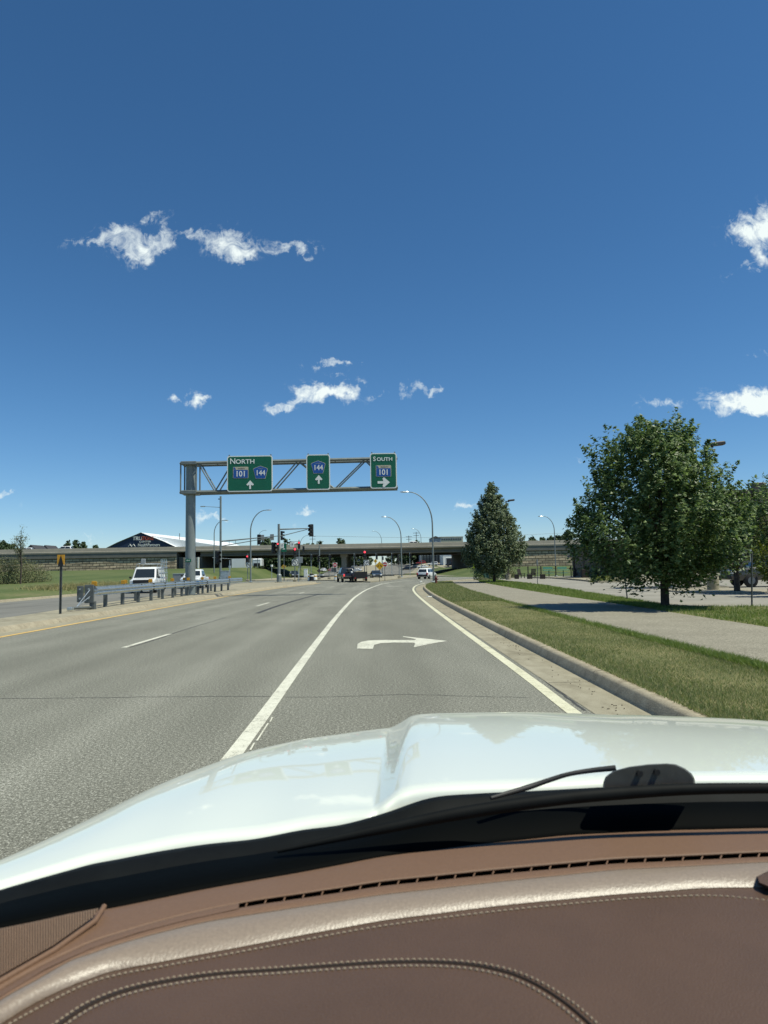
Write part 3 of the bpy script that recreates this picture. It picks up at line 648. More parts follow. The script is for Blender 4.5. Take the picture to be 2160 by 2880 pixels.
def rrect(w_, h, r, n=5):
    pts = []
    for (cx_, cz_, a0) in ((w_ / 2 - r, h / 2 - r, 0), (-w_ / 2 + r, h / 2 - r, 90), (-w_ / 2 + r, -h / 2 + r, 180), (w_ / 2 - r, -h / 2 + r, 270)):
        for k in range(n + 1):
            a = R(a0 + 90 * k / n); pts.append((cx_ + r * math.cos(a), cz_ + r * math.sin(a)))
    return pts
SY = -TB / 2 - .34
def panel(x0, y0, x1, y1, label):
    """Sign panel between picture corners at the gantry's distance."""
    a, b = A(x0, y0, DG + SY), A(x1, y1, DG + SY)
    return ((a.x + b.x) / 2 - GXB, (a.z + b.z) / 2 - .15, b.x - a.x, a.z - b.z)
def guide_sign(x0, y0, x1, y1, label):
    cx_, cz_, w_, h = panel(x0, y0, x1, y1, label)
    p = MB().prism(rrect(w_, h, .16), 'y', 0, .05).build('sign_panel', M_SWHITE, gan, (cx_, SY, cz_)); p['label'] = label
    MB().prism(rrect(w_ - .13, h - .13, .12), 'y', -.006, -.001).build('sign_face', M_SGREEN, p)
    for sx in (-1, 1): MB().box((sx * (w_ / 2 - .12), .10, 0), (.08, .08, h * 1.07)).build('sign_bracket', M_TRUSS, p)
    for sz in (-.25, .25):
        MB().box((0, .22, h * sz), (w_ * .94, .16, .06)).build('sign_bracket', M_TRUSS, p)
    return p, w_, h
K = DG / FPX
def shield_state(p, x, z, w_=.98, h=.74):
    MB().prism(rrect(w_, h, .06), 'y', -.014, -.008).build('route_shield', M_STAN, p, (x, 0, z))
    MB().prism(rrect(w_ - .06, h * .70, .03), 'y', -.020, -.015).build('route_shield', M_SBLUE, p, (x, 0, z - h * .12))
    MB().prism([(-w_ * .47, h * .26), (-w_ * .30, h * .26), (-w_ * .34, h * .36), (-w_ * .40, h * .47), (-w_ * .46, h * .47)], 'y', -.020, -.015).build('shield_emblem', M_SBLUE, p, (x, 0, z))
    text_part('MINNESOTA', .085, M_DBROWN, p, (x + .06, -.021, z + h * .36), depth=.002, name='lettering')
    text_part('101', .50, M_SWHITE, p, (x, -.024, z - h * .13), depth=.003, name='lettering', bold=.008, sx=.92)
def shield_county(p, x, z, w_=.94, h=.84):
    pent = lambda q: [(-.33 * w_ * q, -.5 * h * q), (.33 * w_ * q, -.5 * h * q), (.5 * w_ * q, .26 * h * q), (.40 * w_ * q, .34 * h * q), (0, .5 * h * q), (-.40 * w_ * q, .34 * h * q), (-.5 * w_ * q, .26 * h * q)]
    MB().prism(pent(1), 'y', -.014, -.008).build('route_shield', M_STAN, p, (x, 0, z))
    MB().prism(pent(.94), 'y', -.020, -.015).build('route_shield', M_SBLUE, p, (x, 0, z))
    text_part('COUNTY', .075, M_STAN, p, (x, -.021, z + h * .28), depth=.002, name='lettering')
    text_part('144', .46, M_SWHITE, p, (x, -.024, z - h * .06), depth=.003, name='lettering', bold=.007, sx=.9)
def arrow_mark(p, x, z, s, ang):
    poly = [(-.10, -.5), (.10, -.5), (.10, -.02), (.31, -.10), (.42, .02), (0, .5), (-.42, .02), (-.31, -.10), (-.10, -.02)]
    c, sn = math.cos(ang), math.sin(ang)
    MB().prism([(s * (a * c - b * sn), s * (a * sn + b * c)) for a, b in poly], 'y', -.018, -.008).build('arrow', M_SWHITE, p, (x, 0, z))
def letters(p, txt, x, z, s):
    """First letter a size larger than the rest."""
    text_part(txt[0], s, M_SWHITE, p, (x, -.02, z + s * .06), depth=.003, align='LEFT', bold=.006)
    text_part(txt[1:], s * .80, M_SWHITE, p, (x + s * (.74 if txt[0] == 'N' else .58), -.02, z), depth=.003, align='LEFT', bold=.006, sx=1.12)
p, w_, h = guide_sign(490.5, 985, 589, 1061, 'green sign reading NORTH 101 144')
letters(p, 'NORTH', -w_ / 2 + .17, h * .33, .50); shield_state(p, -.58, .07); shield_county(p, .68, .07); arrow_mark(p, .02, -h * .31, .56, 0)
p, w_, h = guide_sign(661.5, 982, 713.5, 1057.5, 'green sign reading 144 with up arrow')
shield_county(p, 0, h * .14); arrow_mark(p, .03, -h * .21, .56, 0)
p, w_, h = guide_sign(799, 979, 858, 1054.5, 'green sign reading SOUTH 101')
letters(p, 'SOUTH', -w_ / 2 + .19, h * .32, .40); shield_state(p, 0, -.02); arrow_mark(p, 0, -h * .33, .78, -math.pi / 2)

# guardrail around the gantry column -----------------------------------------
def wbeam(line, side, name, parent, zc=.62):
    """W-beam of two waves along a line; side = lateral direction of its face."""
    prof = [(-.155, .012), (-.125, .0), (-.095, .035), (-.07, .08), (-.045, .08), (-.02, .035), (0, .02), (.02, .035), (.045, .08), (.07, .08), (.095, .035), (.125, 0), (.155, .012)]
    mb = MB(); rings = []
    for i, q in enumerate(line):
        t = (line[min(i + 1, len(line) - 1)] - line[max(i - 1, 0)]); t.z = 0; t.normalize(); r = Vector((t.y, -t.x, 0)) * side
        rings.append([(q.x + r.x * b, q.y + r.y * b, zc + a * 1.15) for a, b in prof])
    mb.loft(rings, cap=False, closed=False); o = mb.build(name, M_GALV, parent, smooth=70)
    return o
gr = thing('guardrail', 'galvanised double guardrail with amber reflectors around the gantry column', 'guardrail', (-11.6, 29.2, 0.15))
def grl(X, Y): return Vector((X + 11.6, Y - 29.2, 0))
front_line = [grl(*p) for p in ((-11.48, 29.4), (-11.62, 33), (-11.69, 37), (-11.7, 41), (-11.68, 45), (-11.66, 49))]
fl = smooth_line([tuple(q) for q in front_line], .8)
wbeam(fl, 1, 'rail', gr, .73)
fl2 = smooth_line([tuple(q) for q in [grl(-11.60, 49.0), grl(-11.55, 52.5), grl(-11.55, 56)]], .8)
wbeam(fl2, 1, 'rail', gr, .74)
fl3 = smooth_line([tuple(q) for q in [grl(-11.50, 55.9), grl(-11.2, 59.5)]], .8)
wbeam(fl3, 1, 'rail', gr, .78)
bl = smooth_line([tuple(q) for q in [grl(-12.1, 30.2), grl(-12.5, 36), grl(-12.75, 42), grl(-12.8, 50), grl(-12.6, 58)]], 1.0)
wbeam(bl, -1, 'rail', gr, .72)
ys_posts = [31.3, 33.4, 35.6, 37.6, 39.6, 41.6, 43.5, 44.9, 46.2, 47.5, 48.7, 50.2, 52.4, 54.6, 57.0]
for k, Y in enumerate(ys_posts):
    q = grl(-11.82, Y)
    MB().box((q.x, q.y, .38), (.12, .17, .90)).build('post', M_GALVD, gr)
    MB().box((q.x + .11, q.y, .73), (.12, .14, .36)).build('blockout', M_GALVD, gr)
    if k % 2 == 1:
        q = grl(-12.62, Y)
        MB().box((q.x, q.y, .38), (.12, .17, .90)).build('post', M_GALVD, gr)
for (x, y, Y, X) in ((240, 1246, 29.5, -11.58), (311, 1246.5, 33.5, -11.82), (362, 1246, 37.5, -11.82), (404, 1246, 41.5, -11.82), (443, 1246, 45, -11.82), (466, 1246, 48.6, -11.82), (479, 1246, 52.4, -11.82), (494, 1246, 57, -11.7), (0, 0, 32, -12.6), (0, 0, 36, -12.6), (0, 0, 40, -12.6), (0, 0, 47, -12.6), (0, 0, 49.2, -12.6)):
    q = grl(X, Y)
    MB().box((q.x, q.y - .03, 1.03), (.20, .03, .17), bev=.012).build('reflector', M_AMBER, gr)
    MB().box((q.x, q.y, .91), (.05, .05, .16)).build('reflector_stem', M_GALV, gr)
# end terminal of the rail: two upright plates with braces on a skid
def plate(X, w_, h):
    q = grl(X, 29.15); MB().box((q.x, q.y, .63), (w_, .08, h), bev=.015).build('end_plate', M_GALVD, gr)
    for zz in (.45, .83): MB().disc((q.x, q.y - .06, zz), .035, th=.04, n=8).build('bolt', M_GALV, gr)
plate(-12.02, .26, .66); plate(-11.66, .38, .74)
q = grl(-11.55, 29.25); MB().box((q.x, q.y, .10), (.2, .2, .44)).build('post', M_GALVD, gr)
q0, q1 = grl(-11.86, 28.0), grl(-11.55, 29.3)
MB().tube([(q0.x, q0.y, .12), (q1.x, q1.y, .08)], .055, 4).build('skid', M_GALVD, gr)
MB().box((q0.x - .02, q0.y - .1, .10), (.2, .24, .12), bev=.02).build('skid', M_GALV, gr)
for zz in (.80, .52):
    a = grl(-11.82, 28.3); b = grl(-11.60, 29.05)
    MB().tube([(a.x, a.y, .15), (b.x, b.y, zz)], .02, 6).build('brace', M_GALV, gr)
# object marker post
b0 = G(130.5, 1326, .15)
om = sign_post('object_marker', 'tall grey post with small amber and black arrow plate on the median', b0, A(130.5, 1200, b0.y).z - .15, 'marker post', r=.045)
hz = A(131.5, 1209, b0.y).z - .15
pm = MB().box((.01, -.06, hz), (.27, .015, .36)).build('plate', M_AMBER, om)
MB().prism([(-.10, -.24), (.10, -.24), (.08, -.12), (.0, .16), (-.07, -.12)], 'y', -.09, -.075).build('arrow', M_BLACK, om, (.01, 0, hz))

# ------------------------------------------------------------------ street lamps
street_lamp('street_lamp', 'tall curved street lamp behind the red-brown hydrant', Vector((5.72, 71.5, .15)), 9.2, 2.6, -1, .10)
street_lamp('street_lamp', 'curved street lamp right of the yellow diamond sign', base_for(868, 1249, 130, 0.1), 11.1, 3.0, -1, .13)
street_lamp('street_lamp', 'curved street lamp leaning right, left of the median signal pole', base_for(541.5, 1258, 108, 0), 10.9, 2.6, 1, .13)
street_lamp('street_lamp', 'thin curved street lamp behind the luminaire signal pole', base_for(462.5, 1250, 128, .4), 10.5, 1.9, 1, .11)
street_lamp('street_lamp', 'thin curved street lamp above the patio and stone wall', base_for(1201, 1244, 110, 0), 9.4, 1.8, -1, .09)
for (x, yt, d, sg, lb) in ((824, 1147, 262, -1, 'distant lamp arching left above the bridge parapet'), (909, 1142, 268, -1, 'distant lamp beside the utility pole above the bridge'), (648, 1157, 264, 1, 'distant lamp beyond the bridge left of the raised signal head'), (556, 1146, 270, 1, 'faint distant lamp just right of the curved median lamp')):
    p = A(x, yt, d); z0 = H(p.x, d); street_lamp('street_lamp', lb, Vector((p.x, d, z0)), p.z - z0, 3.0, sg, .13)

# parking lot lamps with shoebox heads
def lot_lamp(label, base, height, sx):
    t = thing('lot_lamp', label, 'lamp post', base, group='parking lot lamps')
    MB().tube([(0, 0, -.05), (0, 0, .62)], [.30, .30], 20).build('footing', M_CONC, t, smooth=40)
    MB().box((0, 0, .68), (.34, .34, .14), bev=.02).build('base_cover', M_DBROWN, t)
    MB().box((0, 0, height / 2), (.12, .12, height - .2)).build('pole', M_DBROWN, t)
    MB().box((sx * .18, 0, height - .2), (.45, .09, .10)).build('arm', M_DBROWN, t)
    MB().box((sx * .62, 0, height - .05), (.78, .42, .20), ry=-.10 * sx, bev=.04).build('luminaire', M_DBROWN, t)
    return t
b = A(1541, 1275, 37.4); lot_lamp('brown shoebox lamp on concrete footing beside the big maple', Vector((b.x, b.y, .13)), A(1545, 957, 37.4).z - .13, 1)
b = A(1098, 1244, 84); lot_lamp('brown shoebox lamp behind the pointed silver tree', Vector((b.x, b.y, .13)), A(1098, 1080, 84).z - .13, 1)

# ------------------------------------------------------------------ traffic signals
def mast_signal(label, base, x_to_base, height, r, arms, heads, luminaire=None, extra=None, basebox=True):
    t = thing('traffic_signal', label, 'traffic signal', base)
    MB().tube([(0, 0, 0), (0, 0, height)], [r, r * .82], 14).build('pole', M_POLE, t, smooth=50)
    if basebox: MB().tube([(0, 0, 0), (0, 0, .95), (0, 0, 1.1)], [r * 1.75, r * 1.6, r * 1.1], 8).build('transformer_base', M_POLE, t)
    MB().box((0, 0, .03), (r * 5, r * 5, .1), bev=.02).build('footing', M_CONC, t)
    for (a, b, ra, rb) in arms: MB().tube([a, b], [ra, rb], 8).build('mast_arm', M_POLE, t, smooth=50)
    for hd in heads: signal_head(t, *hd[:3], **hd[3])
    return t
def loc(base, x, y, dy=0.0):
    p = A(x, y, base.y + dy); return (p.x - base.x, dy, p.z - base.z)
b = A(603, 1258, 92); b.z = .15
ms = mast_signal('thick grey signal pole on the median with a raised mast arm', b, 0, loc(b, 603, 1132)[2], .19,
    [(loc(b, 603, 1143.5), loc(b, 669, 1141.5), .10, .06), (loc(b, 603, 1159), loc(b, 664, 1143.5), .055, .045), (loc(b, 603, 1184), loc(b, 588, 1184), .05, .05)],
    [(*loc(b, 672.5, 1145.5, -.05), dict(s=1.45, yaw=-.5)), (*loc(b, 591, 1184, -.2), dict(s=1.4, yaw=.7)), (*loc(b, 600, 1180, -.35), dict(s=.85, lit=0, yaw=.1)), (*loc(b, 608.5, 1157, .2), dict(s=1.1, yaw=1.5))])
pp = loc(b, 609.5, 1178.5, -.3); q = MB().box(pp, (.42, .02, .62), bev=.008).build('lane_sign', M_SWHITE, ms)
MB().prism([(-.025, -.2), (.025, -.2), (.025, .05), (.09, .05), (0, .2), (-.09, .05), (-.025, .05)], 'y', -.33, -.314).build('arrow', M_BLACK, ms, (pp[0], 0, pp[2]))
b2 = A(476.5, 1261, 95); b2.z = H(b2.x, 95)
m2 = mast_signal('tall slim signal pole with luminaire behind the guardrail end', b2, 0, loc(b2, 474.5, 1072)[2], .16,
    [(loc(b2, 477, 1169.5), loc(b2, 604, 1157.5), .10, .05), (loc(b2, 477, 1180), loc(b2, 590, 1160.5), .06, .045), (loc(b2, 475, 1096), loc(b2, 441, 1094), .035, .025)],
    [(*loc(b2, 559.5, 1165.5, .15), dict(s=1.25, yaw=math.pi * .9)), (*loc(b2, 470, 1204, -.2), dict(s=1.6, yaw=.8))])
for xx in (495, 509):
    a, c = loc(b2, xx, 1168), loc(b2, xx, 1176); MB().tube([a, c], .03, 5).build('strut', M_POLE, m2)
for (x0, y0, x1, y1) in ((561, 1155.5, 571, 1168), (583.5, 1154, 592, 1167)):
    a, c = loc(b2, x0, y0, .3), loc(b2, x1, y1, .3); MB().box(((a[0] + c[0]) / 2, .2, (a[2] + c[2]) / 2), (c[0] - a[0], .02, a[2] - c[2]), bev=.008).build('sign_back', M_SGREY, m2)
a = loc(b2, 440, 1094); MB().box((a[0] - .1, 0, a[2]), (.65, .3, .12), bev=.04).build('luminaire', M_GALV, m2)
a = loc(b2, 474, 1078); MB().box((a[0] + .05, 0, a[2]), (.45, .12, .12), bev=.02).build('camera', M_BLACK, m2)
def pedestal(label, x, ybase, Y, ytop, heads, signs=(), r=.06, z=None):
    b = A(x, ybase, Y); b.z = .13 if z is None else z
    t = thing('traffic_signal', label, 'traffic signal', b); MB().tube([(0, 0, 0), loc(b, x, ytop)[0:1] + (0, loc(b, x, ytop)[2])], r, 8).build('pole', M_POLE, t, smooth=50)
    MB().box((0, 0, .15), (.5, .5, .34), bev=.05).build('footing', M_CONC, t)
    for (hx, hy, kw) in heads: signal_head(t, *loc(b, hx, hy, -.2), **kw)
    return t, b
def round_sign(t, c, r, kind):
    d = MB().box(c, (r * 2, .02, r * 2), bev=.01).build('sign_plate', M_SWHITE, t)
    if kind in ('left', 'right'):
        n = 20; mb = MB()
        ring = lambda rr: [(rr * math.cos(2 * math.pi * k / n), rr * math.sin(2 * math.pi * k / n)) for k in range(n)]
        o, i_ = ring(r * .92), ring(r * .76)
        mb.add([(p_[0], -.02, p_[1]) for p_ in o] + [(p_[0], -.02, p_[1]) for p_ in i_], [(k, (k + 1) % n, n + (k + 1) % n, n + k) for k in range(n)])
        mb.build('ring', M_BLACK, t, c)
        s = 1 if kind == 'right' else -1
        MB().prism([(-s * .2 * r, -.5 * r), (-s * .02 * r, -.5 * r), (-s * .02 * r, .08 * r), (s * .25 * r, .08 * r), (s * .25 * r, -.1 * r), (s * .6 * r, .2 * r), (s * .25 * r, .5 * r), (s * .25 * r, .3 * r), (-s * .2 * r, .3 * r)], 'y', -.024, -.016).build('arrow', M_BLACK, t, c)
    return d
t, b = pedestal('red signal above a no left turn sign right of the median pole', 637, 1254, 97, 1186, [(637.5, 1193, dict(s=1.15, lit=0))])
round_sign(t, loc(b, 637.3, 1215, -.2), .42, 'left')
t, b = pedestal('red signal hanging by the white up-arrow sign', 646, 1250, 112, 1166, [(646, 1177.5, dict(s=1.05, lit=0))], r=.07)
a, c = loc(b, 627, 1171, -.2), loc(b, 635.5, 1181.3, -.2); MB().box(((a[0] + c[0]) / 2, -.2, (a[2] + c[2]) / 2), (c[0] - a[0], .02, a[2] - c[2]), bev=.008).build('lane_sign', M_SWHITE, t)
MB().prism([(-.03, -.22), (.03, -.22), (.03, .04), (.1, .04), (0, .2), (-.1, .04), (-.03, .04)], 'y', -.23, -.215).build('arrow', M_BLACK, t, ((a[0] + c[0]) / 2, 0, (a[2] + c[2]) / 2))
MB().tube([loc(b, 646, 1170), loc(b, 628, 1170)], .04, 6).build('mast_arm', M_POLE, t)
t, b = pedestal('small dark signal just left of the bridge pier lamp', 690, 1250, 118, 1178, [(688, 1207, dict(s=.95, yaw=.6)), (655.5, 1186, dict(s=.9, yaw=.3))], r=.09)
MB().tube([loc(b, 690, 1184), loc(b, 655, 1184)], .035, 6).build('mast_arm', M_POLE, t)
MB().box(loc(b, 689, 1233, -.1), (.5, .02, .5), ry=R(45)).build('sign_plate', M_DLENS, t)
t, b = pedestal('dark signal on a pale pole left of the pier', 711, 1250, 122, 1197, [(713, 1205.5, dict(s=1.05, yaw=.5))])
t, b = pedestal('red signal above a no right turn sign beside the truck', 787.5, 1251, 97, 1188, [(788, 1199, dict(s=1.1, lit=0))])
round_sign(t, loc(b, 791.5, 1215.5, -.2), .36, 'right')
MB().tube([loc(b, 792, 1221), loc(b, 792, 1250)], .03, 6).build('post', M_POST, t)
t, b = pedestal('red signal on a thin pole left of the curved median lamp', 535, 1254, 110, 1196, [(534.5, 1207, dict(s=1.0, lit=0))])
round_sign(t, loc(b, 538, 1221, -.2), .42, 'left')
t, b = pedestal('dark pedestal signal left of the curved lamp by the diamond sign', 862.3, 1250, 120, 1197, [(860.5, 1205, dict(s=1.0, yaw=-.5)), (861, 1217, dict(s=.6, yaw=.3, n=2))])
# far signal heads under the bridge
for (x, y, d, lb) in ((812, 1203, 160, 'far dark signal under the bridge left of the diamond sign'), (846, 1202, 162, 'far dark signal under the bridge above the do not enter sign'), (885, 1201, 166, 'far dark signal under the bridge right of the pale pole'), (765, 1203, 161, 'far dark signal under the bridge right of the pier'), (672, 1204, 168, 'far dark signal under the bridge left of the pale pole'), (826, 1206, 238, 'farthest dark signal seen beneath the middle of the bridge')):
    b = A(x, y, d); z0 = H(b.x, d); b.z = max(0, z0)
    t = thing('traffic_signal', lb, 'traffic signal', b); MB().tube([(0, 0, 0), (0, 0, A(x, y, d).z - b.z + .8)], .07, 6).build('pole', M_GALV, t)
    signal_head(t, .2, -.2, A(x, y, d).z - b.z, 1.1, yaw=.2)

# ------------------------------------------------------------------ signs
def diamond(label, x, y, half, Y, ybase, kind='split'):
    b = A(x, ybase, Y); b.z = max(.13, H(b.x, b.y)); t = sign_post('warning_sign', label, b, A(x, y, Y).z - b.z + .2)
    c = loc(b, x, y, -.06); h = half * Y / FPX
    q = MB().box(c, (h * 1.42, .02, h * 1.42), ry=R(45), bev=.01).build('sign_plate', M_SYEL, t)
    for s in (-1, 1):
        MB().prism([(s * .08 * h, .22 * h), (s * .16 * h, .28 * h), (s * .36 * h, 0), (s * .46 * h, .06 * h), (s * .50 * h, -.28 * h), (s * .18 * h, -.14 * h), (s * .27 * h, -.07 * h)], 'y', -.018, -.011).build('arrow', M_BLACK, t, c)
    return t
diamond('large yellow diamond sign with split arrows on the concrete island', 820, 1222, 9.3, 93, 1256)
diamond('small yellow diamond sign behind the median signal pole', 613, 1224, 5.0, 125, 1246)
diamond('small yellow diamond sign peeking over the large one', 811, 1212, 4.2, 150, 1245)
def dne(label, x, y, r, Y, ybase):
    b = A(x, ybase, Y); b.z = .13; t = sign_post('do_not_enter_sign', label, b, A(x, y, Y).z - b.z + .2); c = loc(b, x, y, -.05); rr = r * Y / FPX
    MB().box(c, (rr * 2.1, .02, rr * 2.1), bev=.01).build('sign_plate', M_SWHITE, t)
    MB().disc((c[0], c[1] - .016, c[2]), rr, th=.01, n=16).build('disc', M_SRED, t); MB().box((c[0], c[1] - .026, c[2]), (rr * 1.5, .01, rr * .32)).build('bar', M_SWHITE, t); return t, b
dne('red do not enter sign beside the large yellow diamond', 831.5, 1219, 4.7, 98, 1254)
t, b = dne('red do not enter sign above a striped board by the pier', 723.5, 1220.5, 4.6, 120, 1246)
for k in range(6):
    c = loc(b, 716.5 + 2 * k, 1230.5, .2); MB().box(c, (.085, .03, .75)).build('stripe', M_BLACK, t)
c = loc(b, 721.5, 1230.5, .25); MB().box(c, (1.05, .02, .8)).build('board', M_SWHITE, t)
# keep-right style back of sign near pedestals
b = A(647, 1250, 112); b.z = 0
t = sign_post('large_sign', 'grey back of a large sign below the red signals', Vector((A(650, 1250, 125).x, 125, 0)), A(647, 1203, 125).z + .1, r=.05)
bb = Vector((A(650, 1250, 125).x, 125, 0)); a, c = loc(bb, 639.5, 1203, -.1), loc(bb, 654, 1216, -.1)
MB().box(((a[0] + c[0]) / 2, -.1, (a[2] + c[2]) / 2), (c[0] - a[0], .03, a[2] - c[2]), bev=.01).build('panel', M_SGREY, t)
# green street name plate under the bridge line
bb = Vector((A(614, 1250, 118).x, 118, 0)); t = sign_post('direction_sign', 'small green direction sign behind the median signal pole', bb, A(614, 1174, 118).z + .1, r=.06, post=M_POLE)
a, c = loc(bb, 607.5, 1174.5, -.1), loc(bb, 619, 1192, -.1)
MB().box(((a[0] + c[0]) / 2, -.1, (a[2] + c[2]) / 2), (c[0] - a[0], .03, a[2] - c[2]), bev=.01).build('panel', M_SGREEN, t)
MB().box(((a[0] + c[0]) / 2, -.12, (a[2] + c[2]) / 2 - .2), (.4, .01, .14)).build('mark', M_SWHITE, t)
# yellow-green pedestrian crossing sign by the shrubs
b = A(1024, 1246, 96); b.z = .1
t = sign_post('crossing_sign', 'fluorescent yellow-green crossing sign with plaque beside the shrubs', b, A(1025, 1206, 96).z - .1, post=M_POST)
MB().box(loc(b, 1025.5, 1211.5, -.06), (.62, .02, .62), ry=R(45)).build('sign_plate', M_SYG, t)
MB().box(loc(b, 1025.8, 1223, -.06), (.52, .02, .56)).build('plaque', M_SYG, t)
c = loc(b, 1025.5, 1211.5, -.08); MB().tube([(c[0], c[1], c[2] - .2), (c[0], c[1], c[2] + .15)], .05, 5).build('figure', M_BLACK, t)
c = loc(b, 1025.8, 1223, -.08); MB().box(c, (.07, .01, .36), ry=R(45)).build('arrow', M_BLACK, t)
# thin posts
def thin_post(name, label, x, yb, yt, z=.15, lean=0.0, r=.03, cat='post', mat_=M_POST):
    b = G(x, yb, z); t = thing(name, label, cat, b); top = A(x + lean, yt, b.y)
    MB().tube([(0, 0, -.05), (top.x - b.x, 0, top.z - z)], r, 6).build('post', mat_, t); return t, b
t, b = thin_post('sign_post', 'thin post with an edge-on sign at the lot edge by the planters', 1161, 1262, 1210, r=.03)
MB().box(loc(b, 1160.5, 1215, 0), (.06, .32, .46)).build('sign_plate', M_SGREY, t)
t, b = thin_post('sign_post', 'leaning thin post under the left side of the big maple', 1355.5, 1295, 1238, lean=-7, r=.03)
MB().box(loc(b, 1348.5, 1240, 0), (.05, .30, .45)).build('sign_plate', M_SGREY, t)
t, b = thin_post('sign_post', 'thin post with grey sign at the right edge of the grass', 1624, 1309, 1190, r=.03)
MB().box(loc(b, 1622, 1201, .05), (.30, .02, .42), rz=.9, bev=.01).build('sign_plate', M_SGREY, t)
for (x, yb, yt, lb) in ((496.5, 1268, 1210, 'slim pale post between the guardrail end and the grass slope'), (587, 1252, 1222, 'thin post with white lamp globe beyond the median lamp'), (668, 1249, 1228, 'thin grey post beside the barrels left of the truck'), (645, 1257, 1228, 'thin dark post right of the no left turn sign')):
    t, b = thin_post('signal_post', lb, x, yb, yt, z=.1, r=.05, mat_=M_GALV)
    if 'globe' in lb: MB().tube([loc(b, 587, 1224), loc(b, 587, 1220)], .22, 8).build('cap', M_SWHITE, t)
    if 'slim' in lb: MB().tube([loc(b, 496.5, 1228), loc(b, 496.5, 1222)], .12, 8).build('collar', M_GALV, t)
# control cabinets
def cabinet(label, x, yb, Y, w_, h, m, z=None):
    b = A(x, yb, Y); b.z = H(b.x, Y) if z is None else z
    t = thing('utility_cabinet', label, 'utility cabinet', b)
    MB().box((0, 0, h / 2), (w_, w_ * .6, h), bev=.04).build('body', m, t); MB().box((0, 0, h + .03), (w_ * 1.08, w_ * .7, .08), bev=.03).build('lid', m, t)
    MB().box((w_ * .02, -w_ * .3 - .012, h * .5), (w_ * .8, .02, h * .82), bev=.008).build('door', m, t); MB().box((w_ * .3, -w_ * .3 - .035, h * .5), (.04, .03, .14)).build('handle', M_TRIM, t)
    return t
cabinet('pale grey control cabinet behind the guardrail end', 486, 1256, 88, 1.0, 1.55, M_GALV, .15)
cabinet('dark green utility pedestal in front of the shrubs', 1050.5, 1252, 85, .58, .95, M_UGREEN, .13)
for (x, lb) in ((660.5, 'white striped barrier board beyond the barrels'),):
    cabinet(lb, x, 1238, 168, .9, 1.9, M_SWHITE, .1)
# channel drums and barrier blocks left of the truck
def drum(label, x, yb, Y, m, w_=.6, h=1.05):
    b = A(x, yb, Y); b.z = 0.0; t = thing('traffic_drum', label, 'traffic drum', b, group='drums left of the truck')
    MB().tube([(0, 0, 0), (0, 0, .08)], w_ * .75, 12).build('base', M_TRIM, t); MB().tube([(0, 0, .05), (0, 0, h * .5), (0, 0, h)], [w_ * .5, w_ * .46, w_ * .4], 12).build('barrel', m, t, smooth=50)
    MB().tube([(0, 0, h * .6), (0, 0, h * .78)], w_ * .47, 12).build('band', M_SWHITE if m is M_BLACK else M_AMBER, t); return t
drum('white traffic drum left of the truck', 667, 1250.5, 112, M_SWHITE, .35); drum('dark traffic drum beside the white one', 673, 1250.5, 112, M_BLACK, .75, 1.15)
drum('pale traffic drum right of the dark one', 680, 1250, 118, M_SWHITE, .8, 1.0); drum('dark block beside the slim signal pole', 696, 1244, 150, M_BLACK, .9, 1.0); drum('pale block left of the black truck', 726, 1250, 114, M_SWHITE, .7, .9)
# fire hydrant
b = G(942, 1260.5, .15); t = thing('fire_hydrant', 'dark red hydrant at the verge beside the curved lamp', 'hydrant', b)
MB().tube([(0, 0, 0), (0, 0, .06), (0, 0, .08), (0, 0, .5), (0, 0, .53), (0, 0, .58), (0, 0, .68), (0, 0, .72)], [.17, .17, .11, .11, .15, .14, .08, .03], 12).build('barrel', M_HYD, t, smooth=40)
MB().tube([(-.2, 0, .4), (.2, 0, .4)], .055, 8).build('nozzle', M_HYD, t); MB().tube([(0, -.19, .38), (0, 0, .38)], .075, 8).build('nozzle', M_HYD, t)

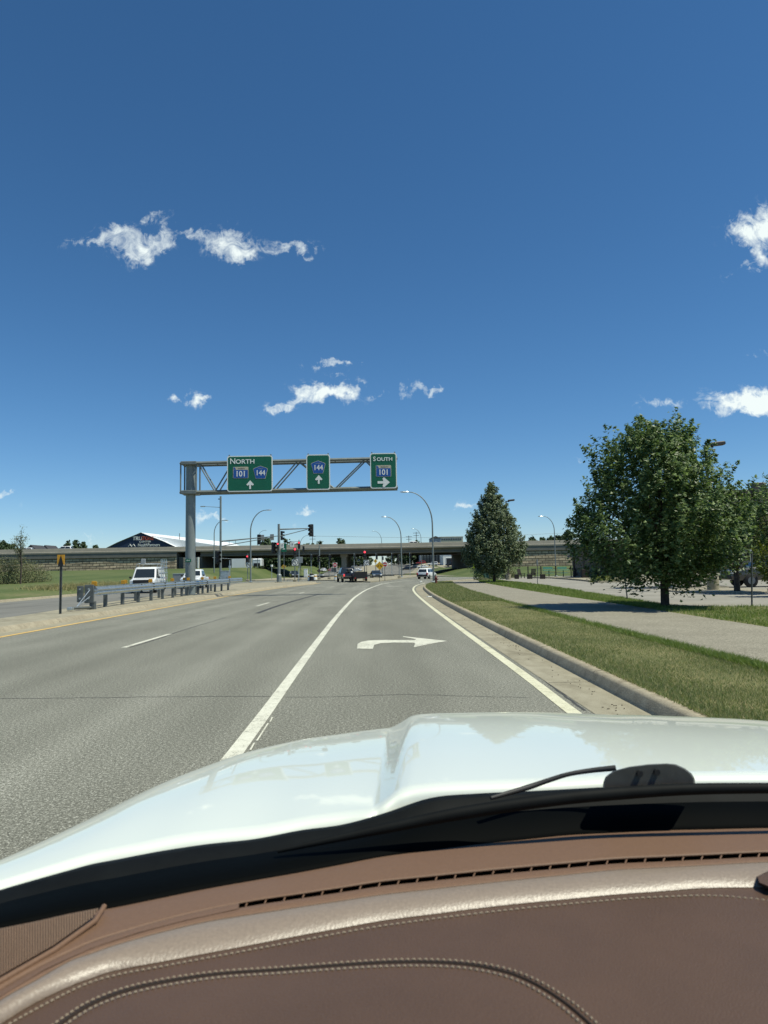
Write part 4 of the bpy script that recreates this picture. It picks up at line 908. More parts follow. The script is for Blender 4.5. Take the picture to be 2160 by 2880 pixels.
# ------------------------------------------------------------------ vehicles
def wheel(parent, x, y, r, wd):
    s = 1 if x > 0 else -1
    o = MB().tube([(x - s * wd, y, r), (x - s * wd * .9, y, r), (x - s * .02, y, r), (x, y, r)], [r * .93, r, r, r * .93], 18).build('wheel', M_TYRE, parent, smooth=40)
    MB().disc((x + s * .004, y, r), r * .55, axis='x', th=.03, n=14).build('rim', M_RIM, o)
    MB().disc((x + s * .022, y, r), r * .14, axis='x', th=.02, n=8).build('hub', M_TRIM, o)
def vehicle(name, label, cat, loc_, heading, paint, kind, tail=None, lamps=False):
    """heading: 0 drives away from the camera (+y); parts built with +y forward."""
    t = thing(name, label, cat, loc_, heading)
    S = {'suv': dict(L=4.6, W=1.86, H=1.68, belt=1.02, hood=1.0, y0=-2.2, y1=1.05, ty0=-1.85, ty1=.35, gc=.32, r=.36, tail=1.05),
         'sedan': dict(L=4.8, W=1.84, H=1.46, belt=.92, hood=.90, y0=-1.9, y1=1.1, ty0=-1.05, ty1=.3, gc=.26, r=.33, tail=.98),
         'pickup': dict(L=5.8, W=2.0, H=1.92, belt=1.22, hood=1.16, y0=-.9, y1=1.35, ty0=-.65, ty1=.65, gc=.42, r=.40, tail=1.12),
         'van': dict(L=5.7, W=2.02, H=2.10, belt=1.18, hood=1.16, y0=-2.7, y1=1.75, ty0=-2.62, ty1=1.0, gc=.36, r=.37, tail=1.3)}[kind]
    L_, W, Hh = S['L'], S['W'], S['H']; hl, hw = L_ / 2, W / 2
    def sec(y, zb_, zt, w_):
        c = .10
        return [(-w_ + c, y, zb_), (w_ - c, y, zb_), (w_ - .02, y, zb_ + c), (w_, y, (zb_ + zt) / 2), (w_ - .03, y, zt - c), (w_ - .14, y, zt), (-w_ + .14, y, zt), (-w_ + .03, y, zt - c), (-w_, y, (zb_ + zt) / 2), (-w_ + .02, y, zb_ + c)]
    g = S['gc']; bt, hd = S['belt'], S['hood']
    prof = [(-hl, g + .16, S['tail'] - .12, hw - .14), (-hl + .06, g + .06, S['tail'], hw - .05), (-hl + .5, g, bt if kind != 'pickup' else S['tail'], hw), (S['y0'], g, bt if kind != 'pickup' else S['tail'], hw)]
    if kind == 'pickup': prof += [(S['y0'] + .02, g, bt, hw)]
    prof += [(S['y1'] - .1, g, bt, hw), (S['y1'] + .25, g, hd + .03, hw - .01), (hl - .45, g, hd - .06, hw - .03), (hl - .12, g + .02, hd - .16, hw - .10), (hl, g + .10, hd - .32, hw - .22)]
    body = MB().loft([sec(*p_) for p_ in prof]).build('body', paint, t, smooth=35)
    # cabin shell
    ins = .16 if kind != 'van' else .10
    def ring(z, ya, yb, w_): c = .08; return [(-w_ + c, ya, z), (w_ - c, ya, z), (w_, ya + c, z), (w_, yb - c, z), (w_ - c, yb, z), (-w_ + c, yb, z), (-w_, yb - c, z), (-w_, ya + c, z)]
    zb_, zt = bt - .03, Hh
    wb, wt = hw - .07, hw - ins - .08
    MB().loft([ring(zb_, S['y0'], S['y1'], wb), ring(zt - .08, S['ty0'], S['ty1'], wt), ring(zt, S['ty0'] + .1, S['ty1'] - .14, wt - .1)]).build('cabin', paint, t, smooth=35)
    def Y_at(z, a, b): f = (z - zb_) / (zt - .08 - zb_); return a + (b - a) * f
    def W_at(z): f = (z - zb_) / (zt - .08 - zb_); return wb + (wt - wb) * f
    z0, z1 = zb_ + .08, zt - .16
    e = .012
    # windshield and rear window
    mb = MB(); y_ = [Y_at(z, S['y1'], S['ty1']) + e for z in (z0, z1)]
    mb.add([(-W_at(z0) + .12, y_[0], z0), (W_at(z0) - .12, y_[0], z0), (W_at(z1) - .12, y_[1], z1), (-W_at(z1) + .12, y_[1], z1)], [(0, 1, 2, 3)]); mb.build('windshield', M_GLASS, t)
    if kind != 'van':
        mb = MB(); y_ = [Y_at(z, S['y0'], S['ty0']) - e for z in (z0, z1)]
        mb.add([(-W_at(z0) + .13, y_[0], z0), (W_at(z0) - .13, y_[0], z0), (W_at(z1) - .13, y_[1], z1), (-W_at(z1) + .13, y_[1], z1)], [(0, 1, 2, 3)]); mb.build('rear_window', M_GLASS, t)
    for s in (-1, 1):
        ya0, yb0 = Y_at(z0, S['y0'], S['ty0']) + .18, Y_at(z0, S['y1'], S['ty1']) - .14; ya1, yb1 = Y_at(z1, S['y0'], S['ty0']) + .14, Y_at(z1, S['y1'], S['ty1']) - .10
        if kind == 'van': ya0 = yb0 - 1.15; ya1 = ya0 + .05
        cuts = [0, .5, 1] if kind != 'van' else [0, 1]
        for k in range(len(cuts) - 1):
            f0, f1 = cuts[k] + (.02 if k else 0), cuts[k + 1] - (.02 if k + 2 < len(cuts) else 0)
            mb = MB(); P = lambda z, a, b, f: (s * (W_at(z) + e), a + (b - a) * f, z)
            mb.add([P(z0, ya0, yb0, f0), P(z0, ya0, yb0, f1), P(z1, ya1, yb1, f1), P(z1, ya1, yb1, f0)], [(0, 1, 2, 3)]); mb.build('side_window', M_GLASS, t)
        for yy in (-hl * .60, hl * .62): wheel(t, s * (hw + .005), yy, S['r'], .24)
        MB().box((s * (hw - .30), hl - .09, hd - (.27 if kind != 'van' else .22)), (.40, .14, .17 if kind != 'van' else .22), rz=-s * .25, bev=.03).build('headlight', M_HEADL, t)
        MB().box((s * (hw - .14), -hl + .0, S['tail'] - .22), (.20, .14, .34 if kind != 'sedan' else .18), bev=.03).build('taillight', tail or M_TAIL, t)
        MB().box((s * (hw + .10), S['y1'] - .25, bt + .08), (.2, .12, .16), bev=.03).build('mirror', M_TRIM if paint is not M_BLACKP else paint, t)
    MB().box((0, -hl - .005, g + .24), (W * .92, .14, .26), bev=.04).build('rear_bumper', M_TRIM, t); MB().box((0, hl - .03, g + .19), (W * .80, .16, .24), bev=.04).build('front_bumper', M_TRIM if kind in ('suv', 'van', 'pickup') else paint, t)
    MB().box((0, hl - .035 + (.03 if kind == 'van' else 0), hd - (.32 if kind != 'van' else .24)), (W * (.5 if kind != 'van' else .62), .12, {'pickup': .34, 'van': .30}.get(kind, .2)), bev=.02).build('grille', M_BLACK, t)
    MB().box((0, -hl - .05, g + .46 if kind != 'pickup' else g + .26), (.32, .03, .16)).build('number_plate', M_SWHITE, t)
    return t
# oncoming white work van with roof ladder rack and glass frame on its side
p = A(320, 1262, 60); p.z = .012
van = vehicle('work_van', 'white work van with roof rack oncoming behind the guardrail', 'van', p, math.pi + .12, M_WHITEP, 'van')
for yy in (-2.2, -.6, .6): MB().tube([(-.85, yy, 2.08), (-.85, yy, 2.36), (.85, yy, 2.36), (.85, yy, 2.08)], .03, 5).build('roof_rack', M_GALV, van)
for xx in (-.6, .6): MB().tube([(xx, -2.4, 2.4), (xx, .9, 2.4)], .03, 5).build('ladder_rail', M_GALV, van)
for k in range(9): MB().tube([(-.6, -2.2 + k * .36, 2.4), (.6, -2.2 + k * .36, 2.4)], .02, 4).build('ladder_rung', M_GALV, van)
MB().box((.3, .55, 2.58), (.35, .3, .42), bev=.03).build('roof_box', M_SGREY, van)
for zz in (.7, 1.15, 1.6, 2.05, 2.5): MB().tube([(-1.12, -2.6, zz), (-1.12, .2, zz)], .03, 4).build('glass_rack_rail', M_GALV, van)
for yy in (-2.5, -1.6, -.7, .1): MB().tube([(-1.14, yy, .5), (-1.05, yy, 2.75)], .03, 4).build('glass_rack_post', M_GALV, van)
p = A(421, 1262, 74); p.z = .012
wp = vehicle('pickup_truck', 'white pickup oncoming behind the gantry column', 'pickup', p, math.pi + .05, M_WHITEP, 'pickup')
p = A(392, 1262, 76); p.z = .012
tb = thing('utility_box_trailer', 'grey box trailer left of the gantry column', 'trailer', p, math.pi)
MB().box((0, 0, 1.0), (1.3, 2.0, .9), bev=.04).build('box', M_SGREY, tb); MB().box((0, 0, 1.48), (1.36, 2.06, .08), bev=.02).build('lid', M_GALV, tb)
for s in (-1, 1): wheel(tb, s * .72, 0, .32, .18)
# black pickup with a small trailer waiting at the light
p = G(757, 1257.5, 0)
bt_ = vehicle('pickup_truck', 'black pickup stopped at the light with brake lights on', 'pickup', p + Vector((-.6, 2.6, 0)), .22, M_BLACKP, 'pickup', tail=mat('lit_tail', (.4, .02, .02), .3, emit=(1, .10, .10), estr=0.7))
MB().box((0.1, -1.0, 1.5), (.35, .3, .5), bev=.1).build('cargo', M_TRIM, bt_); MB().box((.45, -1.3, 1.28), (.25, .3, .25), bev=.08).build('cargo', M_SWHITE, bt_); MB().box((-.2, -1.25, 1.3), (.2, .3, .22), bev=.08).build('cargo', M_TRIM, bt_)
tr = thing('utility_trailer', 'low black utility trailer behind the black pickup', 'trailer', p + Vector((1.2, -1.6, 0)), .18)
MB().box((0, 0, .55), (1.7, 2.6, .12), bev=.02).build('bed', M_BLACK, tr)
for s in (-1, 1): wheel(tr, s * .98, -.2, .33, .2); MB().box((s * .84, 0, .85), (.05, 2.6, .5)).build('side_rail', M_BLACK, tr); MB().box((s * .72, -1.33, .55), (.14, .06, .12)).build('taillight', M_TAIL, tr); MB().box((s * .98, -.2, .74), (.26, .85, .05)).build('mudguard', M_BLACK, tr)
MB().box((0, -1.32, .95), (1.7, .04, .8)).build('ramp_gate', M_BLACK, tr); MB().tube([(-.5, 1.3, .5), (0, 2.2, .45), (.5, 1.3, .5)], .04, 5).build('tongue', M_BLACK, tr)
p = A(922.5, 1252.5, 112); p.z = 0
vehicle('crossover_suv', 'white crossover turning right beyond the verge', 'car', p, -.40, M_WHITEP, 'suv')
p = A(812.5, 1249.5, 131); p.z = 0
vehicle('sedan', 'dark slate sedan approaching under the bridge', 'car', p, math.pi + .12, M_DARKP, 'sedan')
p = A(636, 1243, 165); p.z = .02
vehicle('suv', 'black boxy sport utility car behind the no left turn sign', 'car', p, math.pi + .25, M_BLACKP, 'suv')
for (x, kind, paint, hd_, nm, lb, yy) in ((896, 'sedan', M_WHITEP, -math.pi / 2, 'sedan', 'white sedan driving across the bridge', 3.2), (68 - 2, 'suv', M_WHITEP, -math.pi / 2, 'hatchback', 'white car on the bridge behind the sparse tree', 9), (138, 'suv', M_WHITEP, math.pi / 2, 'sport_wagon', 'white car on the bridge right of the sparse tree', 3.2), (1253, 'sedan', M_WHITEP, -math.pi / 2, 'sedan', 'white car on the bridge at the edge of the maple', 3.2)):
    q = A(x, 1190, DB + yy); q.z = ZT - .95 + .002; vehicle(nm, lb, 'car', q, hd_, paint, kind)
p = A(1632, 1268, 43.0); p.z = .13
vehicle('pickup_truck', 'dark brown pickup parked at the right edge of the lot', 'pickup', p + Vector((1.15, 0, 0)), math.pi / 2 - .05, M_BROWNP, 'pickup')
# cars far beyond the bridge
FARC = [(770, 1226, 300, M_WHITEP, 'sedan', 1.3), (755, 1224, 320, M_DARKP, 'suv', 1.6), (877, 1223, 300, M_BLACKP, 'suv', 1.5), (895, 1223, 306, M_DARKP, 'sedan', 1.5), (913, 1224, 290, M_WHITEP, 'sedan', 1.5), (909, 1217, 330, M_REDP, 'suv', 1.5), (935, 1223, 296, M_WHITEP, 'suv', 1.5), (978, 1222, 280, M_BLACKP, 'pickup', 1.5), (698, 1224, 310, M_WHITEP, 'suv', 2.9), (714, 1224, 315, M_REDP, 'sedan', 3.0)]
NMC = ['white far car left of the yellow diamond', 'dark far car just right of the pier', 'black far car parked right of the pale pole', 'slate far sedan parked beyond the bridge', 'white far sedan parked under the red car roof', 'red far car above the white parked sedan', 'white far car parked left of the tall lamp', 'black far pickup parked by the white building', 'white far car left of the pier', 'red far sedan left of the pier']
for i, (x, y, d, paint, kd, hd_) in enumerate(FARC):
    q = A(x, y, d); q.z = H(q.x, d) + .01; vehicle('parked_car', NMC[i], 'car', q, hd_, paint, kd)['group'] = 'cars far beyond the bridge'

# ------------------------------------------------------------------ buildings
def building(name, label, x0, x1, ytop, Y, depth, wall, wins=(), roof=None, zb_=None, bands=0, pitched=None):
    a, b = A(x0, ytop, Y), A(x1, ytop, Y); z0 = (H((a.x + b.x) / 2, Y) - .3) if zb_ is None else zb_; h = a.z - z0; w_ = b.x - a.x
    t = thing(name, label, 'building', ((a.x + b.x) / 2, Y, z0))
    MB().box((0, depth / 2, h / 2), (w_, depth, h)).build('wall', wall, t)
    if pitched:
        MB().prism([(-w_ / 2 - .4, h), (w_ / 2 + .4, h), (0, h + pitched)], 'y', -.4, depth + .4).build('roof', roof or M_DROOF, t)
    else: MB().box((0, depth / 2, h + .12), (w_ + .5, depth + .5, .3)).build('roof', roof or M_DROOF, t)
    for (fx, fz, ww, wh) in wins:
        f = MB().box((fx * w_, -.04, fz * h), (ww + .25, .14, wh + .25)).build('window', M_SWHITE, t); MB().box((fx * w_, -.12, fz * h), (ww, .04, wh)).build('pane', M_WINDOW, f)
    return t
# sports dome: navy gable end with white fabric roof
YD = 300.0
q0, q1, q2 = A(205, 1196, YD), A(305, 1151.5, YD), A(405, 1190, YD)
dome = thing('sports_dome', 'navy gabled sports dome with long white roof behind the bridge', 'building', (q1.x, YD, 0))
hw_ = (q2.x - q0.x) / 2; ze, za = CAMH + 46 * YD / FPX, q1.z
MB().prism([(-hw_, -2), (hw_, -2), (hw_, ze), (0, za), (-hw_, ze)], 'y', 0, .6).build('gable_wall', M_NAVY, dome)
ex = A(450, 1178, YD + 60).x - q1.x
mb = MB(); rr = []
for (yy, shift) in ((-.5, 0), (120, 14)):
    rr.append([(-hw_ - .6 + shift, yy, ze - .5), (-hw_ * .5 + shift, yy, ze + (za - ze) * .52 + .25), (shift, yy, za + .25), (hw_ * .5 + shift, yy, ze + (za - ze) * .52 + .25), (hw_ + .6 + shift, yy, ze - .5)])
mb = MB(); mb.loft([rr[0], rr[1]], cap=False, closed=False)
mb.build('roof', M_WFAB, dome)
MB().prism([(-hw_ + 4, -2), (hw_ + 24, -2), (hw_ + 24, ze + .2), (hw_ + 18, ze + 1.6), (0, za - .4)], 'y', 1.5, 2.2).build('roof_flank', M_WFAB, dome)
kk = YD / FPX
text_part('TRU', 11 * kk, M_SWHITE, dome, (A(287, 1165, YD).x - q1.x, -.3, A(296, 1163.5, YD).z), name='lettering', align='LEFT', depth=.05, bold=.03, sx=.95)
text_part('STONE', 11 * kk, M_ORANGE, dome, (A(304.5, 1165, YD).x - q1.x, -.3, A(296, 1163.5, YD).z), name='lettering', align='LEFT', depth=.05, bold=.02, sx=.80)
text_part('CENTER', 5.5 * kk, M_SWHITE, dome, (A(314, 1178, YD).x - q1.x, -.3, A(314, 1170.3, YD).z), name='lettering', depth=.05, sx=1.25)
text_part('HealthPartners', 9.5 * kk, M_SWHITE, dome, (A(322, 1189, YD).x - q1.x, -.3, A(322, 1177.5, YD).z), name='lettering', depth=.05, sx=.82)
for k in (-1, 1): MB().tube([(A(285, 1190, YD).x - q1.x + k * .75 - .7, -.3, A(285, 1180.5, YD).z), (A(285, 1190, YD).x - q1.x + k * .75, -.3, A(285, 1175.5, YD).z), (A(285, 1190, YD).x - q1.x + k * .75 + .7, -.3, A(285, 1180.5, YD).z)], .12, 4).build('emblem', M_SWHITE, dome)
# building beside the lot, brown masonry, mostly behind the trees
YB = 74.0
ba, bb = A(1345, 1100, YB), A(1900, 1064, YB)
shop = thing('shop_building', 'brown masonry commercial building behind the parking lot trees', 'building', (ba.x, YB, .1))
wB = bb.x - ba.x; HB = A(1625, 1068, YB).z
MB().box((wB / 2 + 5, 10, HB / 2), (wB - 10, 20, HB)).build('wall', M_TAUPE, shop)
MB().box((2.6, 11, 1.9), (5.2, 18, 3.8)).build('low_wing', M_TAUPE, shop)
MB().box((wB / 2 + 5, 10, HB + .15), (wB - 9.4, 20.6, .5)).build('cornice', M_DBROWN, shop)
MB().box((2.4, 11, 3.9), (5.6, 18.8, .3)).build('cornice', M_DBROWN, shop)
MB().box((wB / 2 + 10, -.3, .25), (wB + 20, .8, .5)).build('plinth', M_CREAM, shop)
for k in range(9):
    f = MB().box((2 + k * 3.6, -.05 if k > 2 else 1.95, 2.0), (2.2, .15, 2.0)).build('window', M_DBROWN, shop); MB().box((2 + k * 3.6, -.14 if k > 2 else 1.86, 2.0), (1.9, .05, 1.7)).build('pane', M_WINDOW, f)
xk = A(1631, 1080, YB).x - ba.x
MB().box((xk + .3, -.25, HB - .5), (1.3, .7, 3.2), bev=.05).build('pier', M_DBROWN, shop)
MB().tube([(A(1645, 1111, YB).x - ba.x - .8, -.2, A(1645, 1111, YB).z), (A(1645, 1111, YB).x - ba.x + .9, -.2, A(1645, 1111, YB).z)], .06, 6).build('light_bar', M_SWHITE, shop)
# covered patio at the left end of that building
pt = A(1262, 1246, 80); pg = thing('patio_cover', 'dark timber patio cover at the corner of the brown building', 'pergola', (pt.x, 80, .13))
for (xx, yy) in ((0, 0), (3.2, 0), (0, 4), (3.2, 4)):
    MB().box((xx, yy, 1.25), (.2, .2, 2.5)).build('post', M_DBROWN, pg)
MB().box((1.6, 2, 2.62), (4.4, 5.2, .22)).build('roof', M_DBROWN, pg)
MB().tube([(0, -.02, 1.9), (.6, -.02, 2.5)], .06, 4).build('brace', M_DBROWN, pg)
for k in range(3): MB().box((.0 + k * 1.1, -.3, .55), (.8, .5, 1.1), bev=.04).build('screen', M_PLANTER, pg)
# raised walk with kerb round the building
walk = [G(1191, 1249.5, .13).xy, G(1222, 1251.8, .13).xy, G(1255, 1254.8, .13).xy, G(1292, 1259, .13).xy, G(1400, 1256.5, .13).xy, G(1659, 1251, .13).xy, (60, 73), (60, 90), (20, 92)]
wk = poly_sheet('walkway', walk, .27, M_CONC, 'raised pale walkway with kerb in front of the brown building', th=.16)
# lot bay lines
for (x0, y0, x1, y1) in ((1160, 1258.5, 1175, 1258.9), (1205, 1257.5, 1227, 1259), (1240, 1263, 1262, 1263.6)):
    mark('bay_line', strip([G(x0, y0, .13), G(x1, y1, .13)], -.07, .07, .1325), M_WPAINT, 'short white bay line in the parking lot')['group'] = 'bay lines'
# gravel planting islands in the lot
def blob(cx_, cy_, rx_, ry_, n=24): return [(cx_ + rx_ * math.cos(2 * math.pi * k / n) * random.uniform(.93, 1.05), cy_ + ry_ * math.sin(2 * math.pi * k / n) * random.uniform(.93, 1.05)) for k in range(n)]
for (c, rx_, ry_, lb) in (((18.0, 37), 2.6, 3.6, 'gravel planting island around the lamp footing'), ((19.3, 44), 2.2, 2.6, 'gravel planting island round the thin trunk behind the maple')):
    poly_sheet('planting_island', blob(*c, rx_, ry_), .20, M_GRAVEL, lb, th=.09)
# planters, chairs, tables of the patio
for (x0, x1, lb) in ((1085, 1097, 'dark square planter nearest the silver tree'), (1111, 1122, 'dark square planter left of the patio chairs'), (1138, 1151, 'dark square planter in front of the second patio chair'), (1166, 1179, 'dark square planter nearest the teal tables')):
    a, b = G(x0, 1250.5, .13), G(x1, 1250.5, .13); t = thing('planter', lb, 'planter', (a + b) / 2, group='square patio planters'); w_ = b.x - a.x
    MB().box((0, 0, .26), (w_, w_, .52), bev=.03).build('box', M_PLANTER, t); MB().box((0, 0, .53), (w_ * 1.04, w_ * 1.04, .05)).build('rim', M_PLANTER, t); MB().box((0, 0, .55), (w_ * .85, w_ * .85, .03)).build('soil', M_GRAVEL, t)
def chair(label, x, yb, Y, rz):
    b = A(x, yb, Y); b.z = .13; t = thing('patio_chair', label, 'chair', b, rz, group='patio chairs')
    MB().box((0, 0, .42), (.6, .6, .06), rx=.12, bev=.015).build('seat', M_PLANTER, t)
    for k in range(4): MB().box((-.24 + k * .16, .34, .80), (.13, .03, .85), rx=-.3).build('back_slat', M_PLANTER, t)
    for s in (-1, 1):
        MB().box((s * .33, .0, .62), (.11, .7, .04)).build('arm', M_PLANTER, t)
        for yy in (-.28, .28): MB().box((s * .30, yy, .30), (.06, .08, .62)).build('leg', M_PLANTER, t)
chair('dark slatted patio chair beside the planters', 1126, 1248, 92, .6); chair('dark slatted patio chair behind the third planter', 1151, 1247, 94, -.5); chair('dark slatted patio chair right of the teal tables', 1245, 1247, 92, .4)
for (x, lb) in ((1186, 'teal picnic table nearer the planters'), (1217, 'teal picnic table nearer the patio cover')):
    b = A(x, 1244, 98); b.z = .13; t = thing('picnic_table', lb, 'table', b, group='teal picnic tables')
    MB().box((0, 0, .95), (1.5 if '1186' else 1.6, .9, .06), bev=.02).build('tabletop', M_TEAL, t)
    for k in range(3): MB().box((0, .55 + .02 * k, 1.15 + k * .1), (1.3, .04, .07)).build('back_slat', M_TEAL, t)
    MB().box((0, -.6, .55), (1.0, .3, .05)).build('bench_seat', M_TEAL, t); MB().box((0, .6, .55), (1.0, .3, .05)).build('bench_seat', M_TEAL, t); MB().tube([(0, 0, 0), (0, 0, .93)], .06, 6).build('pedestal', M_TRIM, t)
for i, x in enumerate((1141, 1169, 1201, 1234)):
    b = A(x, 1246, 102); b.z = .1; t = thing('fence_post', ['black patio fence post behind the third planter', 'black patio fence post behind the fourth planter', 'black patio fence post at the thin lamp', 'black patio fence post right of the teal tables'][i], 'post', b, group='patio fence posts')
    MB().box((0, 0, .75), (.14, .14, 1.5), bev=.02).build('shaft', M_BLACK, t); MB().box((0, 0, 1.53), (.2, .2, .06), bev=.02).build('cap', M_BLACK, t)
    MB().tube([(0, 0, 1.2), (2.0, 0, 1.2)], .025, 4).build('rail', M_BLACK, t); MB().tube([(0, 0, .6), (2.0, 0, .6)], .025, 4).build('rail', M_BLACK, t)
# buildings seen under and above the bridge
building('far_shop', 'low cream building with tall windows seen under the bridge at left', 505, 545, 1196, 330, 20, M_CREAM, [(-.3 + k * .15, .5, 1.1, 3.2) for k in range(5)])
building('far_shop', 'grey building with glazed front seen under the bridge at right', 908, 960, 1196, 330, 25, M_GREYW, [(-.42 + k * .12, .45, 1.6, 3.6) for k in range(8)])
building('far_shop', 'white fronted building beside the bridge end at right', 957, 984, 1195, 300, 15, M_SWHITE, [(0, .35, 2.6, 2.8)])
building('far_shop', 'dark red masonry building half hidden by the silver tree', 984, 1012, 1190, 262, 15, M_REDB, [(.1, .4, 1.4, 2)])
building('apartment_block', 'pale hotel block rising above the bridge left of the silver tree', 950, 1000, 1160, 480, 20, M_CREAM, [(-.4 + k * .1, .9, 1.4, 1.4) for k in range(9)], roof=M_SWHITE)
building('far_house', 'grey roofed house beside the pale hotel block', 930, 952, 1163, 440, 12, M_GREYW, [(0, .8, 1.2, 1.0)], pitched=1.4)
building('far_house', 'dark roofed house above the bridge by the white cars', 90, 104, 1187, 360, 12, M_TAUPE, [(0, .9, 1, 1)], pitched=2.2)
building('far_house', 'hip roofed house behind the sparse tree', 58, 75, 1186, 340, 12, M_TAUPE, [(0, .9, 1, 1)], pitched=2.0)
building('far_shop', 'long low building seen in the middle distance under the bridge', 755, 800, 1207, 420, 20, M_GREYW, [(-.35 + k * .14, .4, 1.8, 1.6) for k in range(6)])
rv = A(558, 1224, 280); rv.z = H(rv.x, 280)
t = thing('camper_trailer', 'white camper trailer parked on the grass beyond the bridge', 'trailer', rv)
MB().box((0, 0, 2.1), (3.6, 7, 3.2), bev=.4).build('body', M_WHITEP, t); MB().box((0, -3.52, 1.2), (2.4, .06, 1.4)).build('opening', M_BLACK, t); MB().box((0, -3.5, 3.0), (2.6, .06, .12)).build('trim', M_SGREY, t)
for s in (-1, 1): wheel(t, s * 1.7, -.5, .5, .3)
# utility poles beyond the bridge
for (x, yt, d, lb) in ((899, 1149, 380, 'distant utility pole with crossarms above the bridge'), (883, 1157, 390, 'distant short utility pole left of the crossarm pole'), (675, 1156, 360, 'distant utility pole behind the raised signal head'), (691, 1167, 340, 'distant floodlight pole above the bridge'), (388, 1152, 330, 'thin mast rising beside the white dome roof')):
    p_ = A(x, yt, d); z0 = H(p_.x, d); t = thing('utility_pole', lb, 'utility pole', (p_.x, d, z0)); hh = p_.z - z0
    MB().tube([(0, 0, 0), (0, 0, hh)], [.22, .14], 6).build('pole', M_DBROWN, t)
    if 'mast' not in lb:
        MB().box((0, 0, hh - .6), (3.4, .2, .2)).build('crossarm', M_DBROWN, t); MB().box((0, 0, hh - 2.0), (3.0, .2, .2)).build('crossarm', M_DBROWN, t)
a, b = A(675, 1158, 360), A(1250, 1150, 390)
wire = smooth_line([tuple(a), tuple((a * .6 + b * .4) - Vector((0, 0, 1.6))), tuple((a * .3 + b * .7) - Vector((0, 0, 1.2))), tuple(b)], 8)
tag(MB().tube([tuple(q) for q in wire], .05, 4).build('power_line', M_DBROWN), 'thin power line strung across the sky above the bridge', 'wire')

# ------------------------------------------------------------------ trees
def leaf_mesh(name, C, Nn, size, material, parent, fold=.25, asp=.62):
    n = len(C); t = RNG.normal(0, 1, (n, 3)); Nn = Nn / np.linalg.norm(Nn, axis=1, keepdims=True)
    t -= Nn * np.sum(t * Nn, 1, keepdims=True); t /= np.linalg.norm(t, axis=1, keepdims=True) + 1e-9; b = np.cross(Nn, t)
    s = size * RNG.uniform(.6, 1.3, n)[:, None]
    V = np.stack([C - t * s, C + b * s * asp - Nn * s * fold, C + t * s, C - b * s * asp - Nn * s * fold], 1)
    F = (np.arange(n) * 4)[:, None]; F = np.concatenate([F + [0, 1, 2], F + [0, 2, 3]], 1).reshape(-1, 3)
    me = bpy.data.meshes.new(name); me.from_pydata(V.reshape(-1, 3).tolist(), [], F.tolist()); me.update(); me.materials.append(material)
    o = bpy.data.objects.new(name, me); COL.objects.link(o); o.parent = parent; return o
def tree(name, label, base, prof, trunk_r, trunk_top, nshoot, nleaf, size, material, shoot=.6, lobes=5, rough=.16, cat='tree', group=None, offx=0.0, inner=.18, limbs=7, clump=.20, upright=.8, skew=0.0):
    """prof: (height, radius) envelope of the crown."""
    t = thing(name, label, cat, base, group=group); zs = [p_[0] for p_ in prof]; rs = [p_[1] for p_ in prof]; zlo, zhi = zs[0], zs[-1]
    ph = RNG.uniform(0, 6.28, 6)
    def env(z, a):
        return np.interp(z, zs, rs) * (1 + rough * np.sin(lobes * a + ph[0] + z * 1.3) * .6 + rough * np.sin((lobes + 3) * a + ph[1] - z * 2.1) * .5 - skew * np.cos(a) * (np.clip((3.3 - z) / 2.0, 0, 1) + .9 * np.clip((z - 4.2) / 1.0, 0, 1)))
    # sample shoots with more weight to wide levels and the outer shell
    C = []; Nn = []
    k = 0
    wz = np.interp(np.linspace(zlo, zhi, 200), zs, rs) + .15 * max(rs); cdf = np.cumsum(wz) / wz.sum(); zz = np.interp(RNG.uniform(0, 1, nshoot), cdf, np.linspace(zlo, zhi, 200))
    aa = RNG.uniform(0, 2 * np.pi, nshoot); rr_ = env(zz, aa) * np.where(RNG.uniform(0, 1, nshoot) < inner, RNG.uniform(.2, .7, nshoot), RNG.uniform(.72, 1.0, nshoot))
    per = max(3, nleaf // nshoot)
    for i in range(nshoot):
        rad = np.array([math.cos(aa[i]), math.sin(aa[i]), 0]); d = rad * .75 + np.array([0, 0, upright]) + RNG.normal(0, .25, 3); d /= np.linalg.norm(d)
        o_ = np.array([rad[0] * rr_[i] + offx, rad[1] * rr_[i], zz[i]]); ln = shoot * RNG.uniform(.6, 1.3)
        u = RNG.uniform(-.6, .5, per); w_ = clump * (1.15 - (u + .6)) * ln / .6
        pts = o_ + d * (u * ln)[:, None] + RNG.normal(0, 1, (per, 3)) * (w_[:, None] * .75 + .015)
        C.append(pts); Nn.append(RNG.normal(0, .42, (per, 3)) + rad * .40 + np.array([0, 0, .95]))
    C = np.concatenate(C); Nn = np.concatenate(Nn)
    leaf_mesh('crown', C, Nn, size, material, t)
    mb = MB(); mb.tube([(0, 0, -.15), (0, 0, .08), (.01, 0, trunk_top * .5), (0, 0, trunk_top), (offx * .5, 0, zlo + (zhi - zlo) * .6), (offx, 0, zhi - (zhi - zlo) * .12)], [trunk_r * 1.35, trunk_r * 1.05, trunk_r * .95, trunk_r * .85, trunk_r * .4, trunk_r * .08], 12)
    for i in range(limbs):
        a = 2 * math.pi * i / limbs + random.uniform(-.4, .4); z0 = trunk_top * random.uniform(.85, 1.25); z1 = z0 + (zhi - z0) * random.uniform(.3, .65); r1 = float(np.interp(z1, zs, rs)) * .8
        mb.tube([(0, 0, z0), (math.cos(a) * r1 * .45 + offx * .3, math.sin(a) * r1 * .45, z0 + (z1 - z0) * .55), (math.cos(a) * r1 + offx * .6, math.sin(a) * r1, z1)], [trunk_r * .5, trunk_r * .3, trunk_r * .06], 7)
    mb.build('trunk', M_BARK, t, smooth=60); return t
